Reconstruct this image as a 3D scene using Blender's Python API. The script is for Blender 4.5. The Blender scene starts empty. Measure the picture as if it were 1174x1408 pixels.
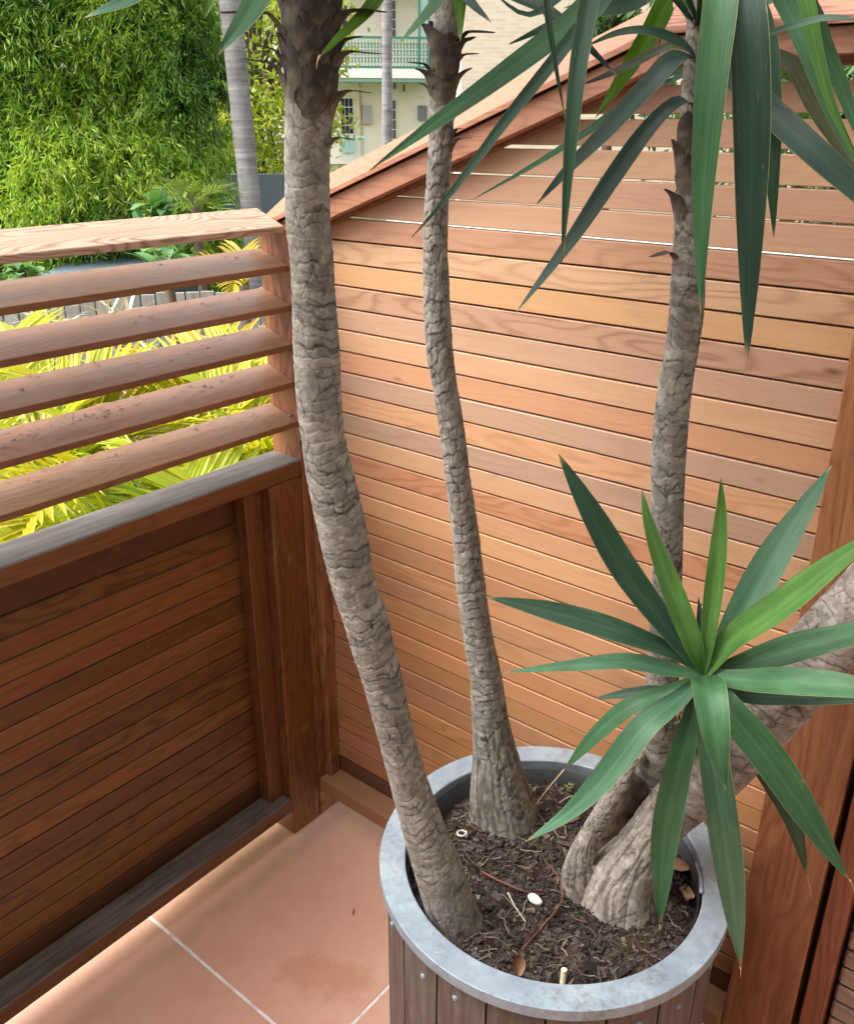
import bpy, bmesh, math, random
import numpy as np
from mathutils import Vector, Matrix

rng = np.random.default_rng(11)
random.seed(5)
scene = bpy.context.scene
COL = scene.collection

# ------------------------------------------------------------------ camera
YAW, PITCH, ROLL, FPX = -0.680365, 0.407269, 0.003264, 1232.73
CAM = np.array([1.38937, -1.33217, 1.68021])
cy_, sy_, cp_, sp_ = math.cos(YAW), math.sin(YAW), math.cos(PITCH), math.sin(PITCH)
FWD = np.array([sy_*cp_, cy_*cp_, -sp_]); RGT = np.array([cy_, -sy_, 0.0]); UPV = np.cross(RGT, FWD)
cr_, sr_ = math.cos(ROLL), math.sin(ROLL)
RGT, UPV = RGT*cr_ + UPV*sr_, -RGT*sr_ + UPV*cr_
HF = np.array([sy_, cy_, 0.0])               # horizontal view direction
HR = np.array([cy_, -sy_, 0.0])              # horizontal right
cd = bpy.data.cameras.new('camera'); cam = bpy.data.objects.new('camera', cd); COL.objects.link(cam)
M = Matrix.Identity(4)
for i in range(3):
    M[i][0], M[i][1], M[i][2], M[i][3] = RGT[i], UPV[i], -FWD[i], CAM[i]
cam.matrix_world = M
cd.sensor_fit = 'HORIZONTAL'; cd.sensor_width = 36.0; cd.lens = FPX/1174*36
cd.clip_start = 0.02; cd.clip_end = 900
scene.camera = cam

# ------------------------------------------------------------------ world, sun, exposure
SUN_EL, SUN_AZ = math.radians(56), math.radians(-142)   # azimuth measured from +y towards +x
w = bpy.data.worlds.new('World'); scene.world = w; w.use_nodes = True
nt = w.node_tree; nt.nodes.clear()
sky = nt.nodes.new('ShaderNodeTexSky'); sky.sky_type = 'NISHITA'; sky.sun_disc = False
sky.sun_elevation = SUN_EL; sky.sun_rotation = SUN_AZ
sky.air_density = 1.0; sky.dust_density = 6.0; sky.ozone_density = 1.0
hsv = nt.nodes.new('ShaderNodeHueSaturation'); hsv.inputs['Saturation'].default_value = 0.30   # overcast: grey-white cloud
bg = nt.nodes.new('ShaderNodeBackground'); bg.inputs['Strength'].default_value = 0.15
wo = nt.nodes.new('ShaderNodeOutputWorld')
nt.links.new(sky.outputs[0], hsv.inputs['Color']); nt.links.new(hsv.outputs[0], bg.inputs[0]); nt.links.new(bg.outputs[0], wo.inputs[0])
sd = bpy.data.lights.new('sun', 'SUN'); sd.energy = .7; sd.angle = math.radians(60); sd.color = (1.0, 0.96, 0.9)
sun = bpy.data.objects.new('sun', sd); COL.objects.link(sun)
sdir = Vector((math.sin(SUN_AZ)*math.cos(SUN_EL), math.cos(SUN_AZ)*math.cos(SUN_EL), math.sin(SUN_EL)))
sun.rotation_euler = sdir.to_track_quat('Z', 'Y').to_euler()
sun.location = (-3, 3, 6)
vs = scene.view_settings
vs.view_transform = 'Standard'; vs.look = 'None'; vs.gamma = 1.0; vs.use_curve_mapping = False
vs.exposure = 1.62

# ------------------------------------------------------------------ helpers
def at(u, v, hd):
    """photo pixel -> world point at horizontal distance hd in front of the camera"""
    d = FWD + RGT*(u-587)/FPX - UPV*(v-704)/FPX
    return CAM + d*(hd/(d @ HF))
def pxm(P):                                    # metres per photo pixel at a point
    return ((np.asarray(P)-CAM) @ FWD)/FPX
def tag(o, label=None, cat=None, group=None, kind=None):
    if label: o['label'] = label
    if cat: o['category'] = cat
    if group: o['group'] = group
    if kind: o['kind'] = kind
    return o
def thing(name, label, cat, loc=(0, 0, 0), group=None):
    o = bpy.data.objects.new(name, None); COL.objects.link(o); o.location = loc
    o.empty_display_size = 0.05
    return tag(o, label, cat, group)
def wloc(o):
    p = Vector(o.location)
    while o.parent: o = o.parent; p += Vector(o.location)
    return p
def link(name, me, parent=None, loc=(0, 0, 0), color=None):
    """loc is in world axes; things are never rotated themselves"""
    o = bpy.data.objects.new(name, me); COL.objects.link(o)
    if parent is not None:
        o.parent = parent; o.location = Vector(loc) - wloc(parent)
    else: o.location = loc
    if color: o.color = (*color, 1)
    return o
def fast_mesh(name, V, F, mat, smooth=False, attrs=None):
    """V (n,3); F (m,k) with constant k, or list of such arrays"""
    me = bpy.data.meshes.new(name)
    V = np.asarray(V, dtype=np.float32)
    Fs = F if isinstance(F, list) else [F]
    Fs = [np.asarray(f, dtype=np.int32) for f in Fs if len(f)]
    loops = np.concatenate([f.ravel() for f in Fs])
    tot = np.concatenate([np.full(len(f), f.shape[1], dtype=np.int32) for f in Fs])
    start = np.concatenate([[0], np.cumsum(tot)[:-1]]).astype(np.int32)
    me.vertices.add(len(V)); me.vertices.foreach_set('co', V.ravel())
    me.loops.add(len(loops)); me.loops.foreach_set('vertex_index', loops)
    me.polygons.add(len(tot)); me.polygons.foreach_set('loop_start', start); me.polygons.foreach_set('loop_total', tot)
    if attrs:
        for k, a in attrs.items():
            at_ = me.attributes.new(k, 'FLOAT', 'POINT'); at_.data.foreach_set('value', np.asarray(a, dtype=np.float32))
    me.update(calc_edges=True); me.validate()
    me.polygons.foreach_set('use_smooth', np.full(len(me.polygons), bool(smooth)))
    me.materials.append(mat)
    return me
_boxes = {}
def box_mesh(sx, sy, sz, mat, bevel=0.0015):
    key = (round(sx, 5), round(sy, 5), round(sz, 5), mat.name, bevel)
    if key in _boxes: return _boxes[key]
    bm = bmesh.new(); bmesh.ops.create_cube(bm, size=1.0)
    bmesh.ops.scale(bm, vec=(sx, sy, sz), verts=bm.verts)
    if bevel: bmesh.ops.bevel(bm, geom=list(bm.edges), offset=min(bevel, .45*min(sx, sy, sz)), segments=1, affect='EDGES', profile=.5)
    me = bpy.data.meshes.new('box'); bm.to_mesh(me); bm.free(); me.materials.append(mat)
    _boxes[key] = me; return me
def box(name, lo, hi, mat, parent=None, bevel=0.0015, color=None):
    lo = np.array(lo, float); hi = np.array(hi, float); s = hi-lo
    return link(name, box_mesh(*s, mat, bevel), parent, (lo+hi)/2, color)
def prism(name, poly, axis, a0, a1, mat, parent=None, bevel=0.001, color=None):
    """poly: list of 2D points in the two other axes (cyclic order), extruded on axis a0..a1; origin at its centre"""
    poly = np.array(poly, float); n = len(poly); o2 = [i for i in range(3) if i != axis]
    V = np.zeros((2*n, 3)); V[:n, o2] = poly; V[n:, o2] = poly; V[:n, axis] = a0; V[n:, axis] = a1
    c = (V.max(0)+V.min(0))/2
    bm = bmesh.new(); vs_ = [bm.verts.new(x) for x in (V-c)]
    bm.faces.new(vs_[:n]); bm.faces.new(list(reversed(vs_[n:])))
    for i in range(n): bm.faces.new([vs_[i], vs_[n+i], vs_[n+(i+1) % n], vs_[(i+1) % n]])
    bmesh.ops.recalc_face_normals(bm, faces=bm.faces)
    if bevel: bmesh.ops.bevel(bm, geom=list(bm.edges), offset=bevel, segments=1, affect='EDGES')
    me = bpy.data.meshes.new(name); bm.to_mesh(me); bm.free(); me.materials.append(mat)
    return link(name, me, parent, c, color)
def weathered_or_lit_top(o, mat):                        # upper faces: real weathering on caps, wet and painted sky light on slats
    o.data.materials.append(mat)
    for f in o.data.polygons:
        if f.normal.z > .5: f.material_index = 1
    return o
def centre(V):
    V = np.asarray(V, float); c = (V.max(0)+V.min(0))/2; return V-c, c
def catmull(P, n):
    P = np.asarray(P, float); Q = np.vstack([2*P[0]-P[1], P, 2*P[-1]-P[-2]]); m = len(P)-1
    t = np.linspace(0, m, n); i = np.minimum(t.astype(int), m-1); f = (t-i)[:, None]
    a, b, c, d = Q[i], Q[i+1], Q[i+2], Q[i+3]
    return .5*(2*b + (c-a)*f + (2*a-5*b+4*c-d)*f**2 + (3*b-a-3*c+d)*f**3)
def resample(P, R, n):
    C_ = catmull(P, 400); Rr = catmull(np.asarray(R, float)[:, None], 400)[:, 0]
    s = np.concatenate([[0], np.cumsum(np.linalg.norm(np.diff(C_, axis=0), axis=1))])
    t = np.linspace(0, s[-1], n)
    return np.stack([np.interp(t, s, C_[:, k]) for k in range(3)], 1), np.interp(t, s, Rr), t
def frames(P):
    T = np.gradient(P, axis=0); T /= np.linalg.norm(T, axis=1)[:, None]
    n0 = np.array([1., 0, 0]) if abs(T[0][0]) < .8 else np.array([0, 1., 0])
    N = np.zeros_like(P); v = n0 - T[0]*(n0 @ T[0]); N[0] = v/np.linalg.norm(v)
    for i in range(1, len(P)):
        v = N[i-1] - T[i]*(N[i-1] @ T[i]); N[i] = v/np.linalg.norm(v)
    return T, N, np.cross(T, N)
def tube(P, R, n=8, cap=True):
    P = np.asarray(P, float); R = np.broadcast_to(np.asarray(R, float), (len(P),)); T, N, B = frames(P)
    a = np.linspace(0, 2*math.pi, n, endpoint=False)
    V = P[:, None, :] + R[:, None, None]*(np.cos(a)[None, :, None]*N[:, None, :] + np.sin(a)[None, :, None]*B[:, None, :])
    m = len(P); i = np.arange(m-1)[:, None]*n; j = np.arange(n)[None, :]; k = (j+1) % n
    F = np.stack([i+j, i+k, i+n+k, i+n+j], -1).reshape(-1, 4)
    V = V.reshape(-1, 3); Fs = [F]
    if cap:
        V = np.vstack([V, P[0], P[-1]]); c0, c1 = m*n, m*n+1; j = np.arange(n); k = (j+1) % n
        Fs.append(np.vstack([np.stack([np.full(n, c0), k, j], 1), np.stack([np.full(n, c1), (m-1)*n+j, (m-1)*n+k], 1)]))
    return V, Fs
class Acc:
    """collects faces of 3 and 4 corners into one mesh"""
    def __init__(s): s.V = []; s.F = {3: [], 4: []}; s.n = 0; s.A = []
    def add(s, V, Fs, a=None):
        V = np.asarray(V, float)
        for f in (Fs if isinstance(Fs, list) else [Fs]):
            f = np.asarray(f)
            if len(f): s.F[f.shape[1]].append(f + s.n)
        s.V.append(V); s.n += len(V)
        s.A.append(np.full(len(V), 0.0 if a is None else a) if np.isscalar(a) or a is None else np.asarray(a))
    def mesh(s, name, mat, smooth=False, off=None):
        V = np.vstack(s.V)
        if off is not None: V = V - np.asarray(off)
        return fast_mesh(name, V, [np.vstack(f) for f in s.F.values() if f], mat, smooth, {'tone': np.concatenate(s.A)})
BOXF = np.array([[0, 1, 3, 2], [4, 6, 7, 5], [0, 4, 5, 1], [2, 3, 7, 6], [0, 2, 6, 4], [1, 5, 7, 3]])
def box_vf(lo, hi):
    return np.array([[x, y, z] for x in (lo[0], hi[0]) for y in (lo[1], hi[1]) for z in (lo[2], hi[2])], float), BOXF
# ---- 2D lattice noise and cells (periodic in the first coordinate) for bark
def hash2(i, j, seed):
    h = (i.astype(np.int64)*374761393 + j.astype(np.int64)*668265263 + seed*974634121) & 0x7fffffff
    h = ((h ^ (h >> 13))*1274126177) & 0x7fffffff
    h = (h ^ (h >> 16)) & 0x7fffffff
    return (h % 100003)/100003.0
def vnoise(x, y, per, seed):
    i = np.floor(x); j = np.floor(y); f = x-i; g = y-j; f = f*f*(3-2*f); g = g*g*(3-2*g)
    def h(a, b): return hash2(np.mod(a, per), b, seed)
    return (h(i, j)*(1-f)+h(i+1, j)*f)*(1-g) + (h(i, j+1)*(1-f)+h(i+1, j+1)*f)*g
def cells(x, y, per, seed, jit=.8):
    i0 = np.floor(x); j0 = np.floor(y); F1 = np.full(x.shape, 9.); F2 = F1.copy(); ID = np.zeros(x.shape)
    for di in (-1, 0, 1):
        for dj in (-1, 0, 1):
            i = i0+di; j = j0+dj; im = np.mod(i, per)
            px = i + .5 + jit*(hash2(im, j, seed)-.5) + .5*np.mod(j, 2)*0; py = j + .5 + jit*(hash2(im, j, seed+7)-.5)
            d = np.hypot(x-px, y-py); idv = hash2(im, j, seed+13)
            c = d < F1; F2 = np.where(c, F1, np.minimum(F2, d)); ID = np.where(c, idv, ID); F1 = np.where(c, d, F1)
    return F1, F2, ID

# ------------------------------------------------------------------ materials
class N:
    def __init__(s, name):
        s.m = bpy.data.materials.new(name); s.m.use_nodes = True; s.t = s.m.node_tree; s.t.nodes.clear()
        s.out = s.t.nodes.new('ShaderNodeOutputMaterial'); s.b = s.t.nodes.new('ShaderNodeBsdfPrincipled')
        s.t.links.new(s.b.outputs[0], s.out.inputs[0])
    def n(s, typ, **kw):
        x = s.t.nodes.new(typ)
        for k, v in kw.items(): setattr(x, k, v)
        return x
    def l(s, a, b): s.t.links.new(a, b)
    def val(s, x, sock):
        if hasattr(x, 'is_linked'): s.l(x, sock)
        else: sock.default_value = x
    def math(s, op, a, b=0.0, c=None):
        x = s.n('ShaderNodeMath', operation=op); s.val(a, x.inputs[0]); s.val(b, x.inputs[1])
        if c is not None: s.val(c, x.inputs[2])
        return x.outputs[0]
    def mix(s, f, a, b, mode='MIX'):
        x = s.n('ShaderNodeMix', data_type='RGBA', blend_type=mode); s.val(f, x.inputs[0])
        for k, v in ((6, a), (7, b)):
            if hasattr(v, 'is_linked'): s.l(v, x.inputs[k])
            else: x.inputs[k].default_value = (*v, 1)
        return x.outputs[2]
    def noise(s, vec, scale, detail=3, rough=.55, dist=0.0):
        x = s.n('ShaderNodeTexNoise'); s.l(vec, x.inputs['Vector']); x.inputs['Scale'].default_value = scale
        x.inputs['Detail'].default_value = detail; x.inputs['Roughness'].default_value = rough; x.inputs['Distortion'].default_value = dist
        return x.outputs['Fac']
    def ramp(s, f, stops):
        x = s.n('ShaderNodeValToRGB'); s.l(f, x.inputs[0]); e = x.color_ramp.elements
        while len(e) < len(stops): e.new(.5)
        for q, (p, c) in zip(e, stops): q.position = p; q.color = (*c, 1) if len(c) == 3 else c
        return x.outputs[0]
    def step(s, f, a, b):
        x = s.n('ShaderNodeMapRange', clamp=True); s.val(f, x.inputs[0]); x.inputs[1].default_value = a; x.inputs[2].default_value = b
        return x.outputs[0]
    def mapping(s, vec, scale=(1, 1, 1), loc=None):
        x = s.n('ShaderNodeMapping'); s.l(vec, x.inputs[0]); x.inputs['Scale'].default_value = scale
        if loc is not None: s.val(loc, x.inputs['Location'])
        return x.outputs[0]
    def obj(s): return s.n('ShaderNodeTexCoord').outputs['Object']
    def world(s): return s.n('ShaderNodeNewGeometry').outputs['Position']
    def attr(s, name):
        return s.n('ShaderNodeAttribute', attribute_name=name).outputs['Fac']
    def bump(s, h, strength, dist=.002):
        x = s.n('ShaderNodeBump'); s.l(h, x.inputs['Height']); x.inputs['Strength'].default_value = strength; x.inputs['Distance'].default_value = dist
        s.l(x.outputs[0], s.b.inputs['Normal'])
    def set(s, **kw):
        for k, v in kw.items():
            sock = s.b.inputs[k.replace('_', ' ')]
            if hasattr(v, 'is_linked'): s.l(v, sock)
            elif isinstance(v, tuple): sock.default_value = (*v, 1)
            else: sock.default_value = v
        return s
def wood(name, base, axis, rough=.5, coat=.0, dark=.62, ring=1.0, weather=None, wfac=0.0, knots=True, fine=1.0, scuff=0.0, fig=(.08, .40)):
    """timber with growth-ring figure running along axis; base colour is multiplied by the object's own tone"""
    k = N(name); info = k.n('ShaderNodeObjectInfo')
    r = info.outputs['Random']
    off = k.n('ShaderNodeCombineXYZ'); k.l(k.math('MULTIPLY', r, 31.7), off.inputs[0]); k.l(k.math('MULTIPLY', r, 77.1), off.inputs[1]); k.l(k.math('MULTIPLY', r, 53.3), off.inputs[2])
    src = k.obj()
    add = k.n('ShaderNodeVectorMath', operation='ADD'); k.l(src, add.inputs[0]); k.l(off.outputs[0], add.inputs[1])
    def sc(al, ac): return tuple(al if i == axis else ac for i in range(3))
    # big figure: distance from a wandering heart line gives cathedral arches
    vn = k.noise(k.mapping(add.outputs[0], sc(1.6, 9)), 1.0, 2, .5)
    vn2 = k.noise(k.mapping(add.outputs[0], sc(6, 30)), 1.0, 2, .5)
    h = k.math('ADD', k.math('MULTIPLY', vn, 15*ring), k.math('MULTIPLY', vn2, 2.2))
    s_ = k.math('SINE', k.math('MULTIPLY', h, 6.283)); s_ = k.math('MULTIPLY_ADD', s_, .5, .5)
    rings = k.math('POWER', s_, 2.2)
    fib = k.noise(k.mapping(add.outputs[0], sc(5, 300)), 1.0, 4, .65)
    blot = k.noise(k.mapping(add.outputs[0], sc(2.2, 12)), 1.0, 4, .6)
    r2_ = k.math('FRACT', k.math('MULTIPLY', r, 17.31)); rs = k.math('MULTIPLY_ADD', k.math('POWER', r2_, 4.0), fig[1], fig[0])
    tone = k.math('ADD', k.math('MULTIPLY', rings, rs), k.math('MULTIPLY', fib, .75*fine)); tone = k.math('ADD', tone, k.math('MULTIPLY_ADD', blot, .5, -.34))
    c = np.array(base); lo = tuple(c*np.array([dark, dark*.82, dark*.72])); hi = tuple(np.minimum(c*np.array([1.15, 1.17, 1.2]), .95))
    col = k.ramp(tone, [(.05, hi), (.42, tuple(c)), (1.0, lo)])
    if knots:
        kv = k.n('ShaderNodeTexVoronoi', feature='F1'); k.l(k.mapping(add.outputs[0], sc(3.2, 9)), kv.inputs['Vector']); kv.inputs['Scale'].default_value = 1.0
        kd = k.step(k.math('ADD', kv.outputs['Distance'], k.math('MULTIPLY', fib, .03)), .075, .03)
        col = k.mix(k.math('MULTIPLY', kd, .8), col, tuple(c*np.array([.3, .2, .15])))
    col = k.mix(1.0, col, info.outputs['Color'], 'MULTIPLY')
    if weather is not None:
        wn = k.noise(k.mapping(add.outputs[0], sc(5, 60)), 1.0, 5, .65)
        wf = k.math('MULTIPLY', k.step(k.math('ADD', wn, k.math('MULTIPLY', blot, .4)), .55, .85), wfac)
        col = k.mix(wf, col, weather)
    if scuff:
        sn = k.noise(k.mapping(add.outputs[0], sc(40, 160)), 1.0, 3, .6); sb = k.noise(add.outputs[0], 6, 3, .6)
        col = k.mix(k.math('MULTIPLY', k.step(k.math('MULTIPLY', sn, sb), .36, .48), scuff), col, (.34, .27, .2))
    rr = k.math('MULTIPLY_ADD', blot, .25, rough-.12)
    k.set(Base_Color=col, Roughness=rr, Coat_Weight=coat, Coat_Roughness=.25)
    k.bump(k.math('ADD', k.math('MULTIPLY', fib, .6), k.math('MULTIPLY', rings, .25)), .35, .0012)
    return k.m
CEDAR = (.45, .268, .165)
m_cedar_x = wood('cedar_boards', CEDAR, 0, .55, .0)
m_cedar_z = wood('cedar_posts', (.36, .165, .07), 2, .5, .0, dark=.42, scuff=.2, fig=(.30, .3), fine=1.3, weather=(.17, .055, .02), wfac=.6)
m_cap_x = wood('cedar_capping', (.37, .19, .115), 0, .6, .0, ring=1.6, dark=.45, fig=(.3, .3))
m_slat_y = wood('shaded_cedar_louvres', (.20, .085, .04), 1, .4, .1, ring=1.2, knots=False, dark=.5, fig=(.3, .3))  # slat edges and undersides coloured darker, standing in for their shade
m_slat_top = wood('wet_sky_sheen_louvre_tops', (.34, .175, .092), 1, .34, .5, ring=1.5, knots=False, dark=.45, fig=(.22, .3), fine=1.2, weather=(.28, .21, .17), wfac=.4)  # slat tops paler and greyer: wetness plus sky sheen put into the colour
m_top_y = wood('pale_capping', (.46, .31, .21), 1, .5, .1, ring=2.4, dark=.42, knots=False, fig=(.45, .3), fine=1.2)
STAIN = (.185, .073, .020)
m_dark_y = wood('stained_boards', STAIN, 1, .42, .12, dark=.4, ring=.9, scuff=.25, fig=(.2, .3), fine=1.3)
m_dark_z = wood('stained_posts', STAIN, 2, .45, .1, dark=.4, scuff=.6, fig=(.25, .3), fine=1.3)
m_grey_y = wood('weathered_capping', (.10, .082, .07), 1, .5, .1, dark=.4, ring=.6, weather=(.22, .205, .19), wfac=.8, knots=False)
m_sill_y = wood('weathered_sill', (.075, .05, .038), 1, .5, .05, dark=.6, ring=.6, weather=(.21, .19, .16), wfac=.75, knots=False)
m_old_x = wood('weathered_boards', (.26, .15, .1), 0, .7, .0, dark=.4, ring=1.6, weather=(.33, .25, .2), wfac=.6)
m_stave = wood('planter_staves', (.065, .043, .036), 2, .6, .0, dark=.5, ring=.7, weather=(.2, .165, .15), wfac=.5, knots=False)

def simple(name, col, rough=.6, metal=0.0, var=.0, scale=8.0, **kw):
    k = N(name)
    if var:
        f = k.noise(k.world(), scale, 4, .6); c = np.array(col)
        k.set(Base_Color=k.ramp(f, [(.25, tuple(c*(1-var))), (.75, tuple(np.minimum(c*(1+var), .95)))]))
    else: k.set(Base_Color=tuple(col))
    k.set(Roughness=rough, Metallic=metal, **kw); return k.m
m_backing = simple('gap_dark_sheet', (.03, .018, .012), .9)
# terracotta tile with damp stain and mottling
k = N('terracotta_tile'); p = k.world()
n1 = k.noise(p, 3.0, 5, .6); n2 = k.noise(p, 26, 5, .65); n3 = k.noise(p, 220, 2, .5)
t = k.math('ADD', k.math('MULTIPLY', n1, .7), k.math('MULTIPLY_ADD', n2, .7, -.2))
col = k.ramp(t, [(.25, (.61, .335, .235)), (.5, (.655, .375, .275)), (.75, (.69, .415, .32))])
sep = k.n('ShaderNodeSeparateXYZ'); k.l(p, sep.inputs[0])
# ragged ochre damp mark on the floor
dx = k.math('DIVIDE', k.math('SUBTRACT', k.math('ADD', sep.outputs[0], k.math('MULTIPLY', sep.outputs[1], .25)), .255), .105)
dy = k.math('DIVIDE', k.math('SUBTRACT', k.math('ADD', sep.outputs[1], k.math('MULTIPLY', sep.outputs[0], -.35)), -.525), .055)
d = k.math('SQRT', k.math('ADD', k.math('MULTIPLY', dx, dx), k.math('MULTIPLY', dy, dy)))
d = k.math('ADD', d, k.math('MULTIPLY_ADD', k.noise(p, 22, 5, .7), 2.4, -1.2))
col = k.mix(k.math('MULTIPLY', k.step(d, 1.25, .6), .42), col, (.48, .20, .085))
spk = k.step(k.math('MULTIPLY', k.noise(p, 60, 4, .7), k.noise(p, 7, 3, .6)), .40, .46)
col = k.mix(k.math('MULTIPLY', spk, .5), col, (.30, .16, .12))
# grimy line where water dries along the balustrade
gl = k.math('ADD', sep.outputs[0], k.math('MULTIPLY_ADD', k.noise(p, 9, 4, .6), .05, -.025))
gb = k.math('MULTIPLY', k.step(gl, .01, .035), k.step(gl, .075, .05))
col = k.mix(k.math('MULTIPLY', gb, k.math('MULTIPLY', k.noise(p, 14, 4, .6), .55)), col, (.36, .22, .19))
k.set(Base_Color=col, Roughness=k.math('MULTIPLY_ADD', n1, .35, .22)); k.bump(k.math('ADD', n2, k.math('MULTIPLY', n3, .4)), .12, .002)
m_tile = k.m
k = N('pale_grout'); n = k.noise(k.world(), 30, 4, .6)
k.set(Base_Color=k.ramp(n, [(.3, (.55, .51, .48)), (.5, (.84, .82, .80))]), Roughness=.85); m_grout = k.m
# galvanised steel
k = N('galvanised_steel'); p = k.obj()
v = k.n('ShaderNodeTexVoronoi', feature='F1'); k.l(p, v.inputs['Vector']); v.inputs['Scale'].default_value = 55
n1 = k.noise(p, 9, 5, .65); n2 = k.noise(p, 60, 3, .6)
f = k.math('ADD', k.math('MULTIPLY', v.outputs['Color'], .10), k.math('ADD', k.math('MULTIPLY', n1, .55), k.math('MULTIPLY', k.noise(p, 24, 5, .7), .35)))
col = k.ramp(f, [(.25, (.17, .215, .26)), (.5, (.27, .33, .385)), (.72, (.44, .51, .56))])
spots = k.n('ShaderNodeTexVoronoi', feature='F1'); k.l(p, spots.inputs['Vector']); spots.inputs['Scale'].default_value = 26
sp_f = k.math('MULTIPLY', k.step(spots.outputs['Distance'], .16, .11), k.step(n1, .52, .6))
col = k.mix(k.math('MULTIPLY', sp_f, .5), col, (.2, .22, .23))
grime = k.step(k.math('MULTIPLY', k.noise(p, 13, 6, .75), k.noise(p, 90, 4, .7)), .27, .40)
col = k.mix(k.math('MULTIPLY', grime, .55), col, (.13, .125, .115))
scr = k.step(k.noise(k.mapping(p, (30, 400, 30)), 1.0, 3, .6), .66, .72)
col = k.mix(k.math('MULTIPLY', scr, .25), col, (.62, .67, .7))
k.set(Base_Color=col, Metallic=.3, Roughness=k.math('MULTIPLY_ADD', n1, .3, .38)); k.bump(n2, .06, .001); m_galv = k.m
# bark: tone attribute 'crack' (0 plate, 1 fissure), 'cell' random per plate
def bark(name, base, dark, moss=(.115, .11, .07), mossf=.4):
    k = N(name); p = k.obj(); cr = k.attr('crack'); ce = k.attr('cell')
    n1 = k.noise(p, 14, 5, .65); n2 = k.noise(p, 120, 4, .65); n3 = k.noise(k.mapping(p, (260, 260, 60)), 1.0, 3, .6)
    b = np.array(base)
    f = k.math('ADD', k.math('MULTIPLY', n2, .45), k.math('MULTIPLY', ce, .4)); f = k.math('ADD', f, k.math('MULTIPLY', n3, .15))
    col = k.ramp(f, [(.26, tuple(b*.62)), (.48, tuple(b)), (.72, tuple(np.minimum(b*1.5, .8)))])
    col = k.mix(k.math('MULTIPLY', k.step(n1, .45, .7), mossf), col, moss)
    col = k.mix(k.math('MULTIPLY', k.step(k.noise(p, 33, 4, .6), .57, .7), .3), col, tuple(np.minimum(b*1.5, .8)))
    lich = k.step(k.math('ADD', k.noise(p, 55, 5, .7), k.math('MULTIPLY', n1, .35)), .70, .80)
    col = k.mix(k.math('MULTIPLY', lich, .5), col, tuple(np.minimum(b*np.array([2.1, 2.2, 2.2]), .8)))
    spk = k.step(k.noise(p, 300, 3, .7), .58, .72)
    col = k.mix(k.math('MULTIPLY', spk, .35), col, tuple(b*.45))
    col = k.mix(k.math('MULTIPLY', cr, .92), col, dark)
    k.set(Base_Color=col, Roughness=.88); k.bump(k.math('ADD', n2, k.math('MULTIPLY', n3, .7)), .5, .0022)
    return k.m
m_barkA = bark('grey_yucca_bark', (.235, .215, .188), (.03, .025, .02))
m_barkB = bark('blocky_yucca_bark', (.22, .204, .178), (.03, .026, .02))
m_barkC = bark('pale_yucca_bark', (.27, .235, .20), (.05, .038, .03), mossf=.12)
m_sheath = bark('dead_leaf_sheath', (.175, .145, .115), (.022, .016, .012), (.19, .14, .10), .4)
m_brown = bark('shaded_inner_wood', (.06, .034, .022), (.012, .008, .006), (.09, .055, .036), .4)  # near-black brown, shade inside the split put into the colour
# yucca leaf: attributes lu (-1..1 across) and lv (0..1 along)
def leafmat(name, col, back, margin=(.42, .40, .18), rough=.42, trans=.12, tip=(.30, .22, .10)):
    k = N(name); p = k.obj(); lu = k.attr('lu'); lv = k.attr('lv'); info = k.n('ShaderNodeObjectInfo')
    cx = k.n('ShaderNodeCombineXYZ'); k.l(lu, cx.inputs[0]); k.l(lv, cx.inputs[1]); k.l(k.math('MULTIPLY', info.outputs['Random'], 40), cx.inputs[2])
    st = k.noise(k.mapping(cx.outputs[0], (18, 1.3, 1)), 1.0, 5, .7); bl = k.noise(k.mapping(cx.outputs[0], (1.4, 5, 1)), 1.0, 4, .6)
    c = np.array(col); f = k.math('ADD', k.math('MULTIPLY', st, .6), k.math('MULTIPLY', bl, .5))
    col_ = k.ramp(f, [(.3, tuple(c*.55)), (.55, tuple(c)), (.8, tuple(c*1.75))])
    mid_ = k.step(k.math('ABSOLUTE', lu), .22, .0)
    col_ = k.mix(k.math('MULTIPLY', mid_, .22), col_, tuple(np.minimum(c*2.2, .8)))
    brn = k.step(k.math('ADD', k.noise(k.mapping(cx.outputs[0], (3, 14, 1)), 1.0, 4, .7), k.math('MULTIPLY', k.math('ABSOLUTE', lu), .12)), .74, .80)
    col_ = k.mix(k.math('MULTIPLY', brn, .7), col_, (.26, .19, .09))
    bf = k.n('ShaderNodeNewGeometry').outputs['Backfacing']
    dust = k.step(k.noise(k.mapping(cx.outputs[0], (40, 40, 1)), 1.0, 3, .7), .66, .74)
    col_ = k.mix(k.math('MULTIPLY', dust, .16), col_, (.5, .52, .45))
    al = k.math('ABSOLUTE', lu)
    col_ = k.mix(k.math('MULTIPLY', k.step(al, .95, .99), .5), col_, margin)
    col_ = k.mix(k.math('MULTIPLY', k.step(k.math('ADD', lv, k.math('MULTIPLY_ADD', bl, .06, -.03)), .955, .985), .9), col_, tip)
    k.set(Base_Color=col_, Roughness=k.math('MULTIPLY_ADD', bl, .2, rough-.1), Specular_IOR_Level=.32)
    tr = k.n('ShaderNodeBsdfTranslucent'); k.l(k.mix(1.0, col_, (1.6, 1.9, .6), 'MULTIPLY'), tr.inputs[0])
    ms = k.n('ShaderNodeMixShader'); ms.inputs[0].default_value = trans
    k.l(k.b.outputs[0], ms.inputs[1]); k.l(tr.outputs[0], ms.inputs[2]); k.l(ms.outputs[0], k.out.inputs[0])
    k.bump(st, .35, .0012)
    return k.m
m_lf_dark = leafmat('dark_yucca_leaf', (.030, .075, .042), None)
m_lf_deep = leafmat('shaded_yucca_leaf', (.022, .05, .032), None, trans=.06)
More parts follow.
